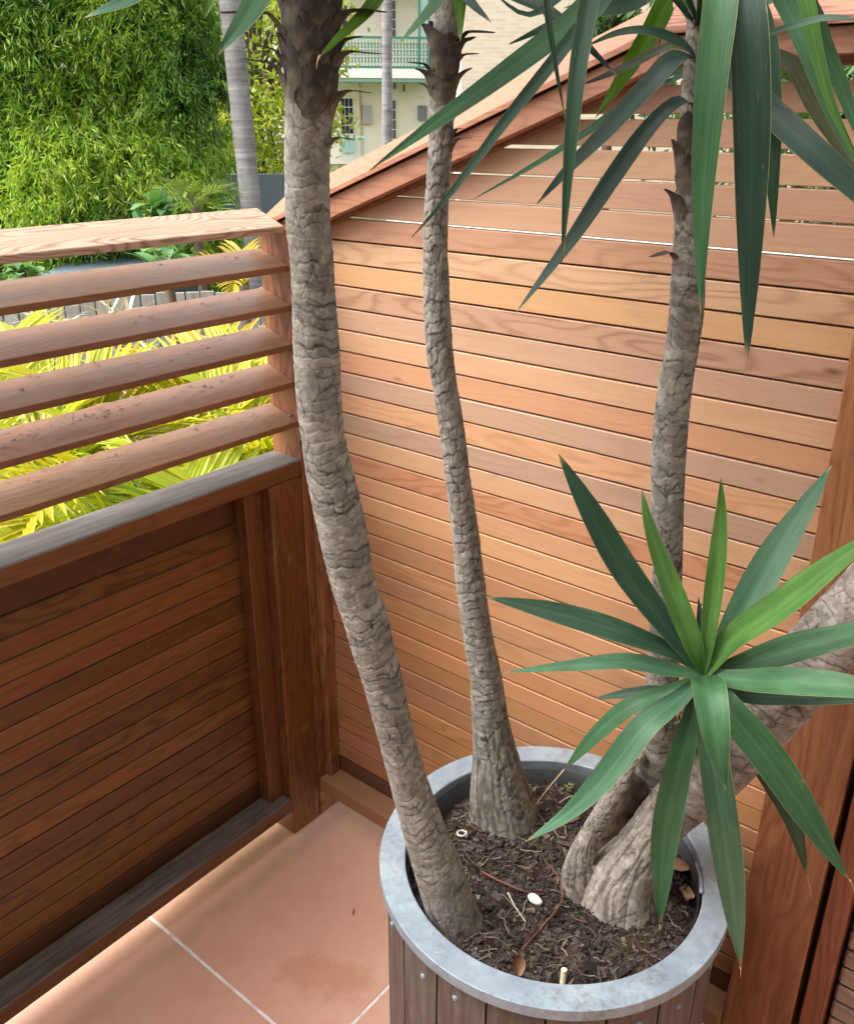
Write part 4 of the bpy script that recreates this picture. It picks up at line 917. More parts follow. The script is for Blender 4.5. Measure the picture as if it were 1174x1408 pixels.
# offshoot rosette on the limb
HO = 1.03; HX = .985
v_, f_ = tube(catmull([at(938, 1045, HC), at(950, 1000, 1.04), at(960, 965, 1.01), at(966, 935, .995)], 20), np.linspace(.013, .019, 20), 16); v_, c_ = centre(v_)
link('offshoot_stalk', fast_mesh('stalk', v_, f_, m_sheath, True, {'crack': rng.random(len(v_))*.5, 'cell': rng.random(len(v_))}), Ct, c_)
b = (967, 928, HX)
ros = [
 ([b, (935, 885, 1.0), (862, 790, 1.03), (815, 710, 1.05), (768, 624, 1.07)], 50, m_lf_dark, dict(peak=.5, fold=.45)),
 ([b, (950, 880, .98), (912, 780, 1.0), (892, 720, 1.01), (882, 672, 1.02)], 38, m_lf_light, dict(peak=.4, fold=.35)),
 ([b, (974, 870, .98), (986, 770, .99), (991, 705, 1.0), (991, 656, 1.0)], 31, m_lf_light, dict(peak=.5, fold=.5)),
 ([b, (1005, 870, 1.01), (1062, 768, 1.05), (1105, 700, 1.08), (1144, 639, 1.1)], 54, m_lf_pale, dict(peak=.45, fold=.35)),
 ([b, (1005, 880, .97), (1070, 835, .93), (1140, 780, .9), (1220, 720, .87)], 54, m_lf_light, dict(peak=.45, fold=.25)),
 ([b, (1020, 915, .985), (1090, 893, .98), (1160, 875, .975), (1260, 845, .97)], 50, m_lf_mid, dict(peak=.45, fold=.3)),
 ([b, (1020, 935, .95), (1090, 938, .9), (1170, 945, .86), (1270, 962, .83)], 50, m_lf_mid, dict(peak=.5, base=.5, fold=.25)),
 ([b, (1020, 955, 1.0), (1090, 958, .98), (1170, 958, .95), (1260, 955, .93)], 34, m_lf_dark, dict(peak=.5, base=.5)),
 ([b, (1005, 980, .93), (1060, 1050, .90), (1115, 1130, .885), (1168, 1210, .88)], 60, m_lf_mid, dict(peak=.4, base=.55, fold=.3, tipdry=.02)),
 ([b, (1010, 1000, 1.04), (1060, 1075, 1.05), (1090, 1130, 1.05), (1110, 1205, 1.05)], 36, m_lf_dark, dict(peak=.6, tipdry=.05)),
 ([b, (974, 945, .92), (982, 1000, .88), (990, 1050, .865), (999, 1088, .86)], 56, m_lf_mid, dict(peak=.35, base=.75, fold=.3)),
 ([b, (972, 985, .96), (986, 1080, .93), (1003, 1200, .92), (1018, 1330, .92)], 52, m_lf_pale, dict(peak=.45, base=.6, fold=.25, tipdry=.015)),
 ([b, (952, 985, .98), (932, 1060, .96), (913, 1160, .955), (907, 1272, .955)], 47, m_lf_mid, dict(peak=.5, fold=.4, tipdry=.006)),
 ([b, (935, 960, .96), (885, 1000, .93), (830, 1070, .92), (780, 1120, .92), (722, 1158, .92)], 44, m_lf_pale, dict(peak=.4, fold=.3)),
 ([b, (925, 950, 1.0), (870, 970, 1.0), (820, 1010, 1.01), (776, 1058, 1.02)], 32, m_lf_mid, dict(peak=.5, fold=.3, tipdry=.085)),
 ([b, (930, 950, 1.02), (885, 952, 1.03), (850, 956, 1.04), (815, 962, 1.05)], 22, m_lf_dark, dict(peak=.5, fold=.3)),
 ([b, (930, 900, 1.0), (850, 868, 1.0), (760, 842, 1.01), (666, 821, 1.02)], 42, m_lf_dark, dict(peak=.5, fold=.3)),
 ([b, (925, 922, .97), (860, 910, .95), (780, 916, .94), (690, 925, .93)], 30, m_lf_pale, dict(peak=.3, fold=.3)),
 ([b, (960, 890, 1.0), (962, 850, 1.01), (960, 820, 1.02)], 16, m_lf_deep, dict(peak=.4)),
]
for pts, wpx, mt, kw in ros: leaf(Ct, pts, wpx, mt, **kw)
for q in range(5):
    P1 = at(945+random.uniform(-8, 6), 975, 1.0); v_, f_ = tube(catmull([P1, P1+np.array([random.uniform(-.01, .01), random.uniform(-.01, .01), -.015]), P1+np.array([random.uniform(-.02, .01), random.uniform(-.015, .01), -.035])], 8), np.linspace(.003, .0008, 8), 6); v_, c_ = centre(v_)
    link('dead_leaf', fast_mesh('dead_leaf', v_, f_, m_dry, True), Ct, c_)

# ================================================================== GARDEN AND STREET BEYOND
def frond(P0, az, el, L, droop, nleaf, ll, lw, tone, acc, acs, hang=.25, twist=0.0, seed=0):
    """one palm frond: arching midrib with paired leaflets, each a folded tapering blade"""
    r_ = random.Random(seed); n_ = 16; pts = []; p = np.array(P0, float); e = el
    for i in range(n_+1):
        pts.append(p.copy()); d = np.array([math.cos(az)*math.cos(e), math.sin(az)*math.cos(e), math.sin(e)]); p = p + d*L/n_; e -= droop/n_*(.4+1.2*i/n_)
    pts = np.array(pts); V, Fs = tube(pts, np.linspace(.009, .002, n_+1)*(L/1.2), 6); acs.add(V, Fs, tone)
    T, _, _ = frames(pts); side0 = np.array([-math.sin(az), math.cos(az), 0])
    for q in range(nleaf):
        f = .16+.84*q/(nleaf-1); i = min(int(f*n_), n_-1); g_ = f*n_-i; c = pts[i]*(1-g_)+pts[i+1]*g_; t_ = T[i]
        up = np.cross(t_, side0); up /= np.linalg.norm(up); up = up if up[2] > 0 else -up
        for sg in (-1, 1):
            l_ = ll*math.sin(math.pi*min(.96, .12+.86*f))**.6*r_.uniform(.88, 1.1); a_ = math.radians(58-28*f+r_.uniform(-5, 5))
            d = t_*math.cos(a_)+side0*sg*math.sin(a_)+up*(.35+r_.uniform(-.1, .1)); d /= np.linalg.norm(d)
            W_ = np.cross(d, up); W_ /= np.linalg.norm(W_); m_ = 4; Vv = []; pp = c.copy(); dd = d.copy()
            for s_ in range(m_+1):
                w_ = lw*(.35+.65*math.sin(math.pi*(s_/m_*.75+.2)))*(1 if s_ < m_ else .08)
                nn = np.cross(W_, dd); Vv += [pp-W_*w_/2+nn*w_*.18, pp.copy(), pp+W_*w_/2+nn*w_*.18]
                pp = pp+dd*l_/m_; dd = dd+np.array([0, 0, -hang*(s_+.5)/m_]); dd /= np.linalg.norm(dd)
            F = [[s_*3+b, s_*3+b+1, s_*3+b+4, s_*3+b+3] for s_ in range(m_) for b in (0, 1)]
            acc.add(np.array(Vv), np.array(F), min(1, max(0, tone+r_.uniform(-.15, .15))))
m_gold = foliage('golden_cane_leaflets', [(.10, .19, .015), (.22, .32, .015), (.38, .42, .015), (.48, .42, .02), (.52, .34, .07)], .42, .3)
m_cane = simple('cane_stem', (.45, .42, .10), .5, 0, .3, 20)
m_green_palm = foliage('green_palm_leaflets', [(.05, .11, .03), (.12, .22, .05), (.3, .34, .08)], .45, .25)
pal = [((90, 560, 2.45), 14, 'golden cane palm with wide lime fronds close behind the dark balustrade', .42, 41, 1.0), ((330, 520, 2.5), 14, 'golden cane palm with lime fronds behind the louvre slats next to the corner post', .45, 42, 1.0),
       ((200, 470, 3.3), 14, 'yellow golden cane palm further back behind the middle louvre slats', .65, 43, 1.05), ((-60, 470, 3.2), 12, 'yellow golden cane palm showing through the louvre end away from the corner', .7, 44, 1.05),
       ((340, 400, 4.4), 12, 'orange-yellow cane palm in front of the grey paling fence', .92, 45, 1.0), ((150, 425, 4.6), 9, 'sparse orange-yellow cane palm among dry grass by the palings', .95, 46, .8), ((460, 470, 3.2), 12, 'golden cane palm hidden mostly behind the leaning yucca trunk', .6, 47, 1.0)]
for (u, v, hd), nf, lab, tone, sd_, sc_ in pal:
    C0 = at(u, v, hd); r_ = random.Random(sd_); gz = float(ground_z(hd))
    T_ = thing('cane_palm', lab, 'palm', (C0[0], C0[1], gz), 'golden cane palms below the balcony')
    crown_z = C0[2]-.45
    for q in range(5):
        a_ = r_.uniform(0, 6.28); bx, by = C0[0]+.16*math.cos(a_), C0[1]+.16*math.sin(a_)
        Vt, Ft = tube(catmull([(bx, by, gz), ((bx+C0[0])/2+.05*math.cos(a_), (by+C0[1])/2+.05*math.sin(a_), (gz+crown_z)/2), (C0[0]+.1*math.cos(a_), C0[1]+.1*math.sin(a_), crown_z-.3*r_.random())], 12), np.linspace(.028, .02, 12), 8)
        Vt, c_ = centre(Vt); link('cane', fast_mesh('cane', Vt, Ft, m_cane, True), T_, c_)
    for q in range(nf):
        a_ = q*2.399+r_.random(); el = r_.uniform(.15, 1.0); L_ = r_.uniform(.75, 1.05)*sc_
        acl, acs_ = Acc(), Acc(); b0 = np.array([C0[0]+.1*math.cos(a_), C0[1]+.1*math.sin(a_), crown_z-.25*r_.random()-.1])
        # keep fronds from reaching through the balustrade
        reach = b0[0]+math.cos(a_)*L_*.8
        if reach > -.32: L_ *= max(.3, (-.32-b0[0])/(math.cos(a_)*L_*.8)) if math.cos(a_) > 0 else 1
        if L_ < .35: continue
        frond(b0, a_, el, L_, r_.uniform(1.1, 1.9), 30, .36*sc_, .021, min(1, max(0, tone+r_.uniform(-.16, .16))), acl, acl, .28, seed=sd_*100+q)
        o = link('frond', acl.mesh('frond', m_gold, False, b0), T_, b0)
# ---- bamboo hedge
def leaf_cloud(C, D, L, W, tone, roll=None):
    """one bent diamond per leaf: C points, D directions"""
    n_ = len(C); D = D/np.linalg.norm(D, axis=1)[:, None]; rv = rng.normal(size=(n_, 3)) if roll is None else roll
    S_ = np.cross(D, rv); S_ /= np.linalg.norm(S_, axis=1)[:, None]+1e-9; Nn = np.cross(S_, D)
    L = L[:, None]; W = W[:, None]
    V = np.stack([C, C+D*L*.38+S_*W/2+Nn*L*.04, C+D*L*.95-Nn*L*.03, C+D*L*.38-S_*W/2+Nn*L*.04], 1).reshape(-1, 3)
    i = np.arange(n_)*4; F = np.stack([i, i+1, i+2, i+3], 1)
    return V, F, np.repeat(tone, 4)
m_bamboo = foliage('bamboo_leaf', [(.045, .10, .02), (.11, .225, .032), (.24, .39, .045), (.44, .55, .07)], .45, .28)
HBM = 8.0
# outline of the hedge in its own frame: b across, z up, depth bulging
hc = at(80, 172, HBM); base_z = float(ground_z(HBM))
bam = thing('bamboo_hedge', 'tall dense bamboo hedge with fine drooping green leaves behind the louvre screen', 'hedge', (hc[0], hc[1], base_z))
NSP = 16000; top_z = 5.2; allV, allF, allT, nn_ = [], [], [], 0
for layer, (nsp, inset) in enumerate([(NSP, 0), (10000, .28)]):
    b_ = rng.uniform(-2.9, 1.62, nsp); z_ = rng.uniform(base_z+.2, top_z, nsp)
    bul = .55*vnoise(b_*1.15+40, z_*1.0+40, 9999, 61)+.28*vnoise(b_*3+40, z_*2.6+40, 9999, 62)
    edge = .5*np.clip((b_-.95)/.7, 0, 1)**1.5
    keep = b_ < 1.35+.35*(vnoise(z_*1.8+9, b_*0, 9999, 63)-.4)
    dep = -.9*bul + edge*1.2 + inset + rng.normal(0, .07, nsp)
    C0 = hc[None, :]*np.array([1, 1, 0]) + HR*b_[:, None] + HF*dep[:, None] + np.array([0, 0, 1])*z_[:, None]
    C0 = C0[keep]; bul = bul[keep]; ns = len(C0); nl = 13
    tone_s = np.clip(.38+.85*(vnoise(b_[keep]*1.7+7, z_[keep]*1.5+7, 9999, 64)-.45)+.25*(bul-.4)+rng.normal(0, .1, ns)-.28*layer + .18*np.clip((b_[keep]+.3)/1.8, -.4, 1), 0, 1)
    out = -HF[None]*.8 + HR*rng.normal(0, .55, (ns, 1)) + np.array([0, 0, 1])*rng.normal(.05, .3, (ns, 1)); out /= np.linalg.norm(out, axis=1)[:, None]
    t_ = rng.uniform(0, 1, (ns, nl)); Cc = C0[:, None]+out[:, None]*(t_[..., None]*.24)+np.array([0, 0, -.11])*(t_**2)[..., None]+rng.normal(0, .018, (ns, nl, 3))
    Dd = out[:, None]*.55+np.array([0, 0, -.62])+rng.normal(0, .5, (ns, nl, 3))
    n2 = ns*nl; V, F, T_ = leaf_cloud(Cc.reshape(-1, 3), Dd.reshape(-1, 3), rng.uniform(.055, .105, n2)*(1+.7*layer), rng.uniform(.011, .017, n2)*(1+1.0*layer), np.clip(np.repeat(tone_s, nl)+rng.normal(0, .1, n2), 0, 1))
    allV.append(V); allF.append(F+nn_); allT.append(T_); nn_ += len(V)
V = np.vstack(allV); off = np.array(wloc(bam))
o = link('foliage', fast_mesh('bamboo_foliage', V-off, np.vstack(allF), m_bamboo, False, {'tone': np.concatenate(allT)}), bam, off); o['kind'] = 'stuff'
m_culm = simple('bamboo_culm', (.10, .13, .04), .45, 0, .3, 6)
for q in range(18):
    b_ = -2.8+3.9*q/17+random.uniform(-.06, .06); Pq = hc*np.array([1, 1, 0])+HR*b_+HF*random.uniform(.35, .7)
    V, Fs = tube(catmull([Pq+np.array([0, 0, base_z]), Pq+np.array([.05, 0, 1.2]), Pq+HR*random.uniform(-.2, .2)-HF*.15+np.array([0, 0, top_z])], 14), np.linspace(.018, .006, 14), 7); V, c_ = centre(V)
    link('culm', fast_mesh('culm', V, Fs, m_culm, True), bam, c_)
# ---- airy yellow-green tree behind the grey palm
m_airy = foliage('yellow_green_leaf', [(.10, .16, .02), (.22, .30, .03), (.38, .42, .05), (.5, .48, .10)], .45, .4)
m_bk = simple('garden_bark', (.12, .085, .06), .9, 0, .3, 12)
def airy_tree(name, label, u, v, hd, rx, rz, ncl, nl, ll, mat, trunk_r, seed, tone0=.5):
    r2 = np.random.default_rng(seed); C = at(u, v, hd); gz = float(ground_z(hd)); T_ = thing(name, label, 'tree', (C[0], C[1], gz))
    acb = Acc(); V, Fs = tube(catmull([(C[0], C[1], gz), (C[0]+.1, C[1], (gz+C[2])/2), (C[0], C[1]+.05, C[2])], 10), np.linspace(trunk_r, trunk_r*.5, 10), 8); acb.add(V, Fs)
    ctr = []
    for q in range(ncl):
        d = r2.normal(size=3); d /= np.linalg.norm(d); r_ = r2.uniform(.35, 1.0)**.6
        ctr.append(C + HR*d[0]*rx*r_ + HF*d[1]*rx*r_ + np.array([0, 0, d[2]*rz*r_]))
    ctr = np.array(ctr)
    for c in ctr[:min(ncl, 60)]:
        mid = (C*.5+c*.5)+np.array([0, 0, .1*rz]); V, Fs = tube(catmull([C+np.array([0, 0, -.3*rz]), mid, c], 7), np.linspace(trunk_r*.4, .004, 7), 5); acb.add(V, Fs)
    off = np.array(wloc(T_)); link('trunk', acb.mesh('branches', m_bk, True, off), T_, off)
    Cc = np.repeat(ctr, nl, 0)+r2.normal(0, .13*min(rx, 1.6), (ncl*nl, 3)); Dd = r2.normal(0, .7, (ncl*nl, 3))+np.array([0, 0, -.45]); n2 = len(Cc)
    tn = np.clip(np.repeat(tone0+r2.normal(0, .2, ncl), nl)+r2.normal(0, .12, n2), 0, 1)
    V, F, Tt = leaf_cloud(Cc, Dd, r2.uniform(.6, 1.2, n2)*ll, r2.uniform(.25, .45, n2)*ll, tn)
    o = link('crown', fast_mesh('crown', V-off, F, mat, False, {'tone': Tt}), T_, off); o['kind'] = 'stuff'
airy_tree('airy_tree', 'airy yellow-green tree with thin branches behind the grey palm trunk', 345, 95, 12.5, 1.15, 2.1, 150, 70, .12, m_airy, .09, 71, .55)
airy_tree('airy_tree', 'loose pale green tree filling the gap beyond the bamboo hedge', 250, 40, 15.0, 1.6, 2.6, 170, 70, .14, m_airy, .1, 72, .42)
m_shrub = foliage('garden_shrub_leaf', [(.03, .07, .015), (.07, .15, .03), (.16, .26, .06)], .45, .25)
airy_tree('leafy_tree', 'dark leafy tree seen through the slits high in the cedar screen', 1190, 110, 7.5, 1.7, 1.2, 150, 60, .14, m_shrub, .1, 73, .4)
airy_tree('leafy_tree', 'green tree standing past the brick wall behind the raking cap', 838, 22, 9.0, .28, .3, 30, 40, .12, m_shrub, .08, 74, .55)
# ---- palms with bare trunks
def palm(label, u0, v0, u1, v1, wpx, hd, ztop, mat, seed, nf, grp='tall bare palm trunks'):
    Pa = at(u0, v0, hd); Pb = at(u1, v1, hd); d = (Pb-Pa)/(Pb[2]-Pa[2]); gz = float(ground_z(hd)); rr_ = wpx/2*pxm(Pa)
    T_ = thing('palm_tree', label, 'palm', Pa+d*(gz-Pa[2]), grp)
    zs = np.linspace(gz, ztop, 240); P = Pa[None]+d[None]*(zs-Pa[2])[:, None]; rg = rr_*(1.12-.22*np.linspace(0, 1, 240)); ph = zs/.085+.6*np.sin(zs*3)
    rg = rg*(1+.035*(ph-np.floor(ph))); V, Fs = tube(P, rg, 28); V, c_ = centre(V); link('trunk', fast_mesh('palm_trunk', V, Fs, mat, True), T_, c_)
    for q in range(nf):
        acl = Acc(); b0 = P[-1]; frond(b0, q*2.4, random.uniform(.2, 1.1), 2.2, 1.7, 34, .6, .035, .5, acl, acl, .3, seed=seed+q); link('frond', acl.mesh('frond', m_green_palm, False, b0), T_, b0)
k = N('grey_palm_trunk'); p = k.world(); n1 = k.noise(p, 5, 5, .65); ring = k.noise(k.mapping(p, (1.5, 1.5, 26)), 1.0, 4, .7)
k.set(Base_Color=k.ramp(k.math('ADD', k.math('MULTIPLY', n1, .45), k.math('MULTIPLY', ring, .55)), [(.35, (.13, .12, .115)), (.5, (.24, .225, .225)), (.65, (.36, .345, .345))]), Roughness=.9); k.bump(ring, .4, .01); m_palmtrunk = k.m
palm('pale grey ringed palm trunk rising beside the bamboo hedge', 340, 234, 324.5, 85, 27, 7.4, 7.5, m_palmtrunk, 500, 9)
palm('distant slim grey palm trunk in front of the cream house', 532, 190, 532, 0, 12.5, 22, 14, m_palmtrunk, 520, 9)
# ---- blue-grey sheet fence, palings, shed roof, small plants
m_sheet = simple('blue_grey_sheet', (.20, .23, .275), .5, 0, .08, 3)
def wall_between(name, uv0, uv1, hd0, hd1, ztop, zbot, th, mat, label, cat):
    a_ = at(*uv0, hd0); b_ = at(*uv1, hd1); d = b_-a_; d[2] = 0; L = np.linalg.norm(d); d /= L; n_ = np.array([-d[1], d[0], 0])
    V = np.array([[*(a_+d*s*L+n_*t*th)[:2], z] for s in (0, 1) for t in (0, 1) for z in (zbot, ztop)]); V, c = centre(V)
    return tag(link(name, fast_mesh(name, V, BOXF, mat), None, c), label, cat)
zt = at(300, 240, 9.2)[2]
wall_between('sheet_fence', (287, 250), (470, 250), 9.2, 9.6, zt, float(ground_z(9)), .05, m_sheet, 'smooth blue-grey sheet fence behind the pale palm trunk', 'fence')
wall_between('fence_upright', (284.5, 250), (288, 250), 9.12, 9.12, zt+.02, float(ground_z(9)), .06, simple('pale_upright', (.5, .52, .53), .5), 'slim pale upright at the end of the blue-grey sheet fence', 'post')
m_paling = wood('grey_paling', (.30, .28, .26), 2, .85, 0, .5, .7, (.45, .43, .41), .6, knots=False)
pf = thing('paling_fence', 'weathered grey paling fence low in the garden seen between louvre slats', 'fence', at(120, 440, 6.2)*np.array([1, 1, 0])+np.array([0, 0, -2.3]))
Pa, Pb = at(-60, 440, 6.0), at(420, 440, 6.4); dv = Pb-Pa; dv[2] = 0; Lf = np.linalg.norm(dv); dv /= Lf; ztp = at(120, 402, 6.2)[2]
npl = int(Lf/.1); plm = box_mesh(.09, .018, 2.4, m_paling, .003)
for q in range(npl):
    c = Pa+dv*(q+.5)*.1; b = random.uniform(.75, 1.15)
    o = link('paling', plm, pf, (c[0], c[1], ztp-1.2+random.uniform(-.015, .015)), (b, b, b)); o.rotation_euler = (0, 0, math.atan2(dv[1], dv[0]))
m_roof = simple('blue_steel_roof', (.28, .36, .45), .35, .3, .08, 2)
m_shed = simple('shed_wall', (.07, .075, .085), .6, 0, .1, 3)
sh = thing('garden_shed', 'low dark shed with a pale blue-grey metal roof below the hedge', 'shed', at(120, 365, 7.3)*np.array([1, 1, 0])+np.array([0, 0, -2.3]))
zr = at(110, 356, 7.2)[2]
c0 = at(66, 360, 6.9); c1 = at(245, 372, 6.9)
q0 = c0+HF*0; L = np.linalg.norm((c1-c0)[:2]); d = (c1-c0)/np.linalg.norm(c1-c0); d[2] = 0; d /= np.linalg.norm(d)
V = []
for s in (0, L):
    for t_ in (0, 1.0):
        for z in (-2.3, zr-.10): V.append([*(q0+d*s+HF*t_)[:2], z])
V, c = centre(V); link('wall', fast_mesh('shed_wall', V, BOXF, m_shed), sh, c)
V = []
for s in (-.05, L+.05):
    for t_ in (-.08, 1.05):
        for z in (zr-.098+.10*t_*.6, zr-.07+.10*t_*.6): V.append([*(q0+d*s+HF*t_)[:2], z])
V, c = centre(V); link('roof', fast_mesh('shed_roof', V, BOXF, m_roof), sh, c)
def rosette_shrub(name, label, cat, u, v, hd, n_, L, W, mat, seed, group=None, el=(.1, 1.2)):
    r_ = random.Random(seed); C = at(u, v, hd); gz = float(ground_z(hd)); T_ = thing(name, label, cat, (C[0], C[1], gz), group)
    V, Fs = tube([(C[0], C[1], gz), (C[0]+.04, C[1], (gz+C[2])/2), tuple(C)], [.05, .045, .03], 8); V, c_ = centre(V); link('stem', fast_mesh('stem', V, Fs, m_bk, True), T_, c_)
    for q in range(n_):
        a_ = q*2.4; e_ = r_.uniform(*el); l_ = L*r_.uniform(.75, 1.1); b0 = C+np.array([r_.gauss(0, .06), r_.gauss(0, .06), r_.uniform(-.12, .05)])
        d = np.array([math.cos(a_)*math.cos(e_), math.sin(a_)*math.cos(e_), math.sin(e_)]); s_ = np.array([-math.sin(a_), math.cos(a_), 0]); up = np.cross(s_, d)*-1
        Vv = []
        for i in range(6):
            t_ = i/5; w_ = W*math.sin(math.pi*(.06+.9*t_))**.8; c = b0+d*l_*t_+np.array([0, 0, -.35*l_*t_*t_])
            Vv += [c-s_*w_/2+up*w_*.12, c, c+s_*w_/2+up*w_*.12]
        F = [[i*3+b, i*3+b+1, i*3+b+4, i*3+b+3] for i in range(5) for b in (0, 1)]; Vv, cc = centre(Vv)
        link('leaf', fast_mesh('big_leaf', Vv, np.array(F), mat, True, {'tone': np.full(18, r_.random())}), T_, cc)
m_frang = foliage('frangipani_leaf', [(.06, .15, .05), (.12, .26, .09), (.2, .36, .14)], .4, .2)
rosette_shrub('frangipani_shrub', 'frangipani shrub with broad paddle leaves at the foot of the hedge', 'shrub', 212, 292, 6.6, 22, .28, .085, m_frang, 81)
rosette_shrub('frangipani_shrub', 'second broad-leaved frangipani lower down beside the shed roof', 'shrub', 228, 352, 5.6, 20, .25, .08, m_frang, 82)
rosette_shrub('frangipani_shrub', 'small leafy shrub by the shed wall under the hedge', 'shrub', 30, 372, 6.4, 34, .16, .07, m_frang, 83)
rosette_shrub('cordyline', 'spiky grey-leaved cordyline among the cane palms', 'shrub', 165, 440, 5.2, 30, .5, .022, foliage('dry_strap_leaf', [(.35, .33, .28), (.55, .52, .45), (.4, .3, .2)], .6, .2), 84)
rosette_shrub('cordyline', 'straw-coloured spiky clump in front of the grey palings', 'shrub', 60, 455, 5.4, 30, .5, .02, bpy.data.materials['dry_strap_leaf'], 85)
for (u, v, hd, sd_, lab) in [(268, 285, 6.9, 91, 'small green palm with drooping fronds beside the blue-grey fence'), (335, 392, 5.4, 92, 'small yellowing palm just under the pale top rail')]:
    C0 = at(u, v, hd); gz = float(ground_z(hd)); T_ = thing('small_palm', lab, 'palm', (C0[0], C0[1], gz))
    V, Fs = tube([(C0[0], C0[1], gz), tuple(C0)], [.05, .03], 8); V, c_ = centre(V); link('trunk', fast_mesh('trunk', V, Fs, m_bk, True), T_, c_)
    for q in range(8):
        acl = Acc(); frond(C0, q*2.4+.6, random.uniform(.3, 1.1), .38, 1.8, 22, .17, .012, .75 if sd_ == 91 else .9, acl, acl, .3, seed=sd_*10+q); link('frond', acl.mesh('frond', m_green_palm if sd_ == 91 else m_gold, False, C0), T_, C0)

# ---- cream two-storey house with a green iron balcony
HH = 36.0; PXH = HH/FPX
hb0 = at(530, 172, HH); ROTH = math.radians(-7)
hx = HR*math.cos(ROTH)+HF*math.sin(ROTH)*-1; hy = np.cross(np.array([0, 0, 1]), hx)   # facade right, facade depth (away)
hy = hy if hy @ HF > 0 else -hy
SC = 1/ (FPX/HH)
def hw(u, v, dep): 
    z = hb0[2]+(172-v)*SC*1.0
    return hb0*np.array([1, 1, 0])+hx*(u-530)*SC+hy*dep+np.array([0, 0, z])
def hbox(name, u0, v0, u1, v1, d0, d1, mat, parent):
    V = np.array([hw(u, v, d) for u in (u0, u1) for d in (d0, d1) for v in (v1, v0)]); V, c = centre(V)
    return link(name, fast_mesh(name, V, BOXF, mat), parent, c)
m_cream = simple('cream_render', (.88, .82, .68), .85, 0, .06, 1.5)
m_trim = simple('white_trim', (.80, .80, .78), .6)
m_green = simple('green_iron', (.05, .22, .17), .45)
m_glass = simple('dark_pane', (.03, .035, .05), .08)
m_pgreen = simple('pale_green_paint', (.35, .55, .50), .5)
gzh = float(ground_z(HH))
house = thing('cream_house', 'cream two-storey house with green iron lace balcony and white doors', 'house', tuple(hw(530, 172, 2)*np.array([1, 1, 0])+np.array([0, 0, gzh])))
hbox('wall', 360, -40, 645, 232, 1.6, 7, m_cream, house)
hbox('verandah_slab', 400, 108, 592, 118, 0, 1.6, m_trim, house)
hbox('verandah_beam', 400, 118, 592, 122, .1, 1.6, m_pgreen, house)
hbox('eave', 395, 4, 600, 12, -.2, 1.6, m_trim, house)
hbox('roof', 390, -45, 610, 4, -.3, 7.2, simple('grey_roof', (.28, .28, .29), .7), house)
for u in (572, 584, 412): hbox('verandah_post', u, 12, u+2.2, 108, .05, .15, m_green, house)
hbox('green_shutter', 574.2, 14, 584, 74, .08, .13, m_pgreen, house)
rl = hbox('balcony_rail', 400, 72, 592, 74.5, .02, .12, m_green, house); hbox('balcony_rail', 400, 104.5, 592, 107, .02, .12, m_green, house)
for q in range(48):
    u = 402+q*4; b_ = hbox('baluster', u, 74.5, u+.8, 104.5, .04, .08, m_green, house)
    # cast scroll ring between balusters
    a = np.linspace(0, 2*math.pi, 13); 
    for v0, rr in ((82, 1.5), (90, 1.6), (98, 1.5)):
        P = np.array([hw(u+2.4+rr*math.cos(x), v0+rr*1.9*math.sin(x), .06) for x in a]); V, Fs = tube(P, .012, 4); V, c = centre(V); link('scroll', fast_mesh('scroll', V, Fs, m_green), house, c)
def window(u0, v0, u1, v1, nu, nv, name='window'):
    f = hbox(name, u0, v0, u1, v1, 1.52, 1.61, m_trim, house); pu = (u1-u0-2)/nu; pv = (v1-v0-3)/nv
    for a_ in range(nu):
        for b_ in range(nv): hbox('pane', u0+1+a_*pu+.35, v0+1.5+b_*pv+.6, u0+1+(a_+1)*pu-.35, v0+1.5+(b_+1)*pv-.6, 1.505, 1.53, m_glass, f)
window(475, 138, 493, 184, 3, 4, 'french_door'); hbox('door_panel', 476, 184, 492, 205, 1.5, 1.6, m_pgreen, house)
window(474, 32, 489, 60, 2, 3); window(538, 26, 550, 72, 2, 4, 'shuttered_door'); window(538, 140, 549, 190, 2, 4, 'french_door')
hbox('meter_box', 504, 148, 515, 170, 1.4, 1.6, simple('grey_box', (.42, .42, .4), .6), house)
hbox('downpipe', 501, 122, 502.5, 215, 1.5, 1.6, simple('tan_pipe', (.45, .33, .24), .6), house)
hbox('arched_vent', 577, 148, 589, 166, 1.5, 1.6, simple('slate_vent', (.22, .23, .25), .6), house)
for u, v in ((545, 124), (557, 127), (556, 12)): hbox('lantern', u-1.6, v-3, u+1.6, v+5, .9, 1.2, simple('brown_lantern', (.22, .14, .1), .5), house)
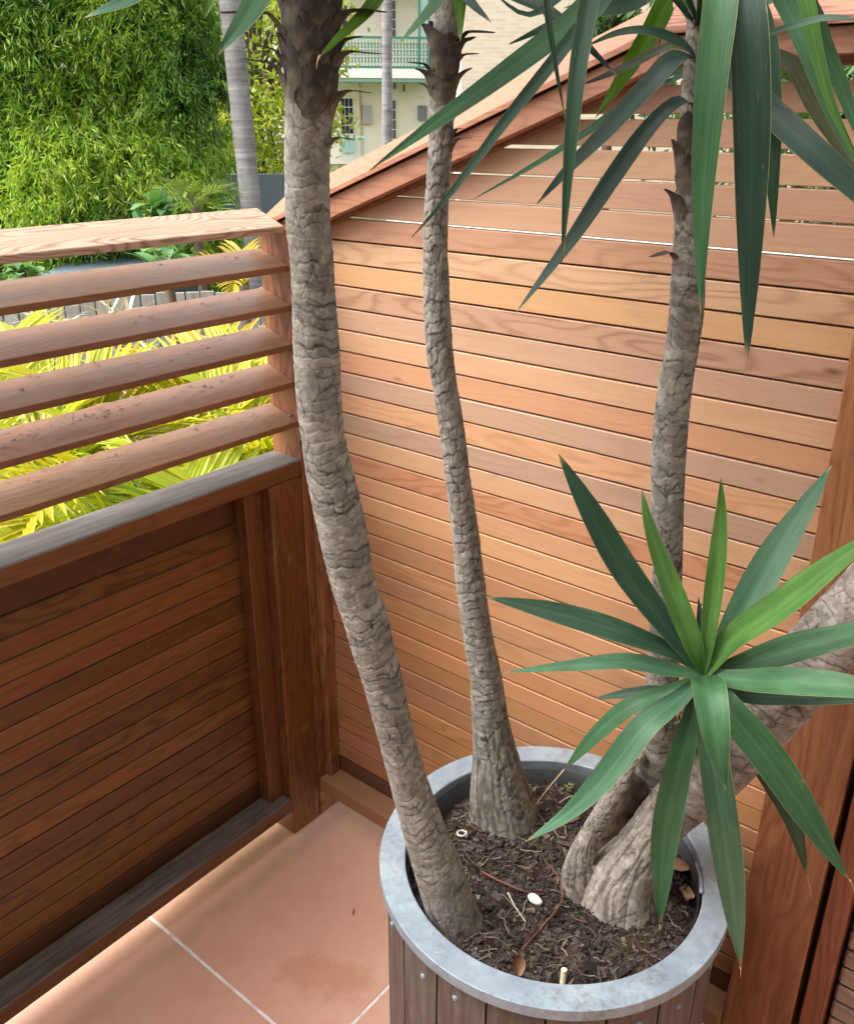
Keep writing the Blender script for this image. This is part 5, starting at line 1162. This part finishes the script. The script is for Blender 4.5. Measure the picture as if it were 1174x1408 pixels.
hbox('lower_rail', 470, 184, 505, 186, -1, -.95, m_pgreen, house)
for q in range(12): hbox('lower_baluster', 471+q*2.9, 186, 471.8+q*2.9, 212, -1, -.95, m_pgreen, house)
# ---- beige brick building
k = N('beige_brick'); bt = k.n('ShaderNodeTexBrick'); k.l(k.mapping(k.obj(), (1, 1, 1)), bt.inputs['Vector'])
bt.inputs['Color1'].default_value = (.74, .60, .45, 1); bt.inputs['Color2'].default_value = (.64, .49, .36, 1); bt.inputs['Mortar'].default_value = (.66, .60, .52, 1)
bt.inputs['Scale'].default_value = 1.0; bt.inputs['Brick Width'].default_value = .24; bt.inputs['Row Height'].default_value = .085; bt.inputs['Mortar Size'].default_value = .01
k.set(Base_Color=bt.outputs[0], Roughness=.9); m_brick = k.m
HBk = 24.0; Pb0 = at(633, 172, HBk); gzb = float(ground_z(HBk))
bb = thing('brick_building', 'plain beige brick building beside the cream house', 'building', (*(Pb0+HR*4.5+HF*3)[:2], gzb))
# the brick pattern lies in the object's own x,y plane, so the wall block is built lying down and stood up
bm = bmesh.new(); bmesh.ops.create_cube(bm, size=1.0); bmesh.ops.scale(bm, vec=(9, 9, 6), verts=bm.verts); me = bpy.data.meshes.new('brick_wall'); bm.to_mesh(me); bm.free(); me.materials.append(m_brick)
bo = link('wall', me, bb, (*(Pb0+HR*4.5+HF*3)[:2], gzb+4.5)); bo.rotation_euler = (math.pi/2, 0, math.atan2(HR[1], HR[0]))
rf = box_mesh(9.4, 6.4, .25, bpy.data.materials['grey_roof'], .02); ro = link('roof', rf, bb, (*(Pb0+HR*4.5+HF*3)[:2], gzb+9.13)); ro.rotation_euler = (0, 0, math.atan2(HR[1], HR[0]))
# ---- white garden wall behind the cedar screen
tag(box('rendered_wall', (-2.1, 2.6, -2.6), (7.5, 2.75, 1.27), simple('white_render', (.78, .78, .77), .8, 0, .05, 2), None, .01), 'white rendered garden wall behind the cedar screen, seen through its slit', 'wall')
for o in list(bpy.data.meshes):
    if o.users == 0: bpy.data.meshes.remove(o)
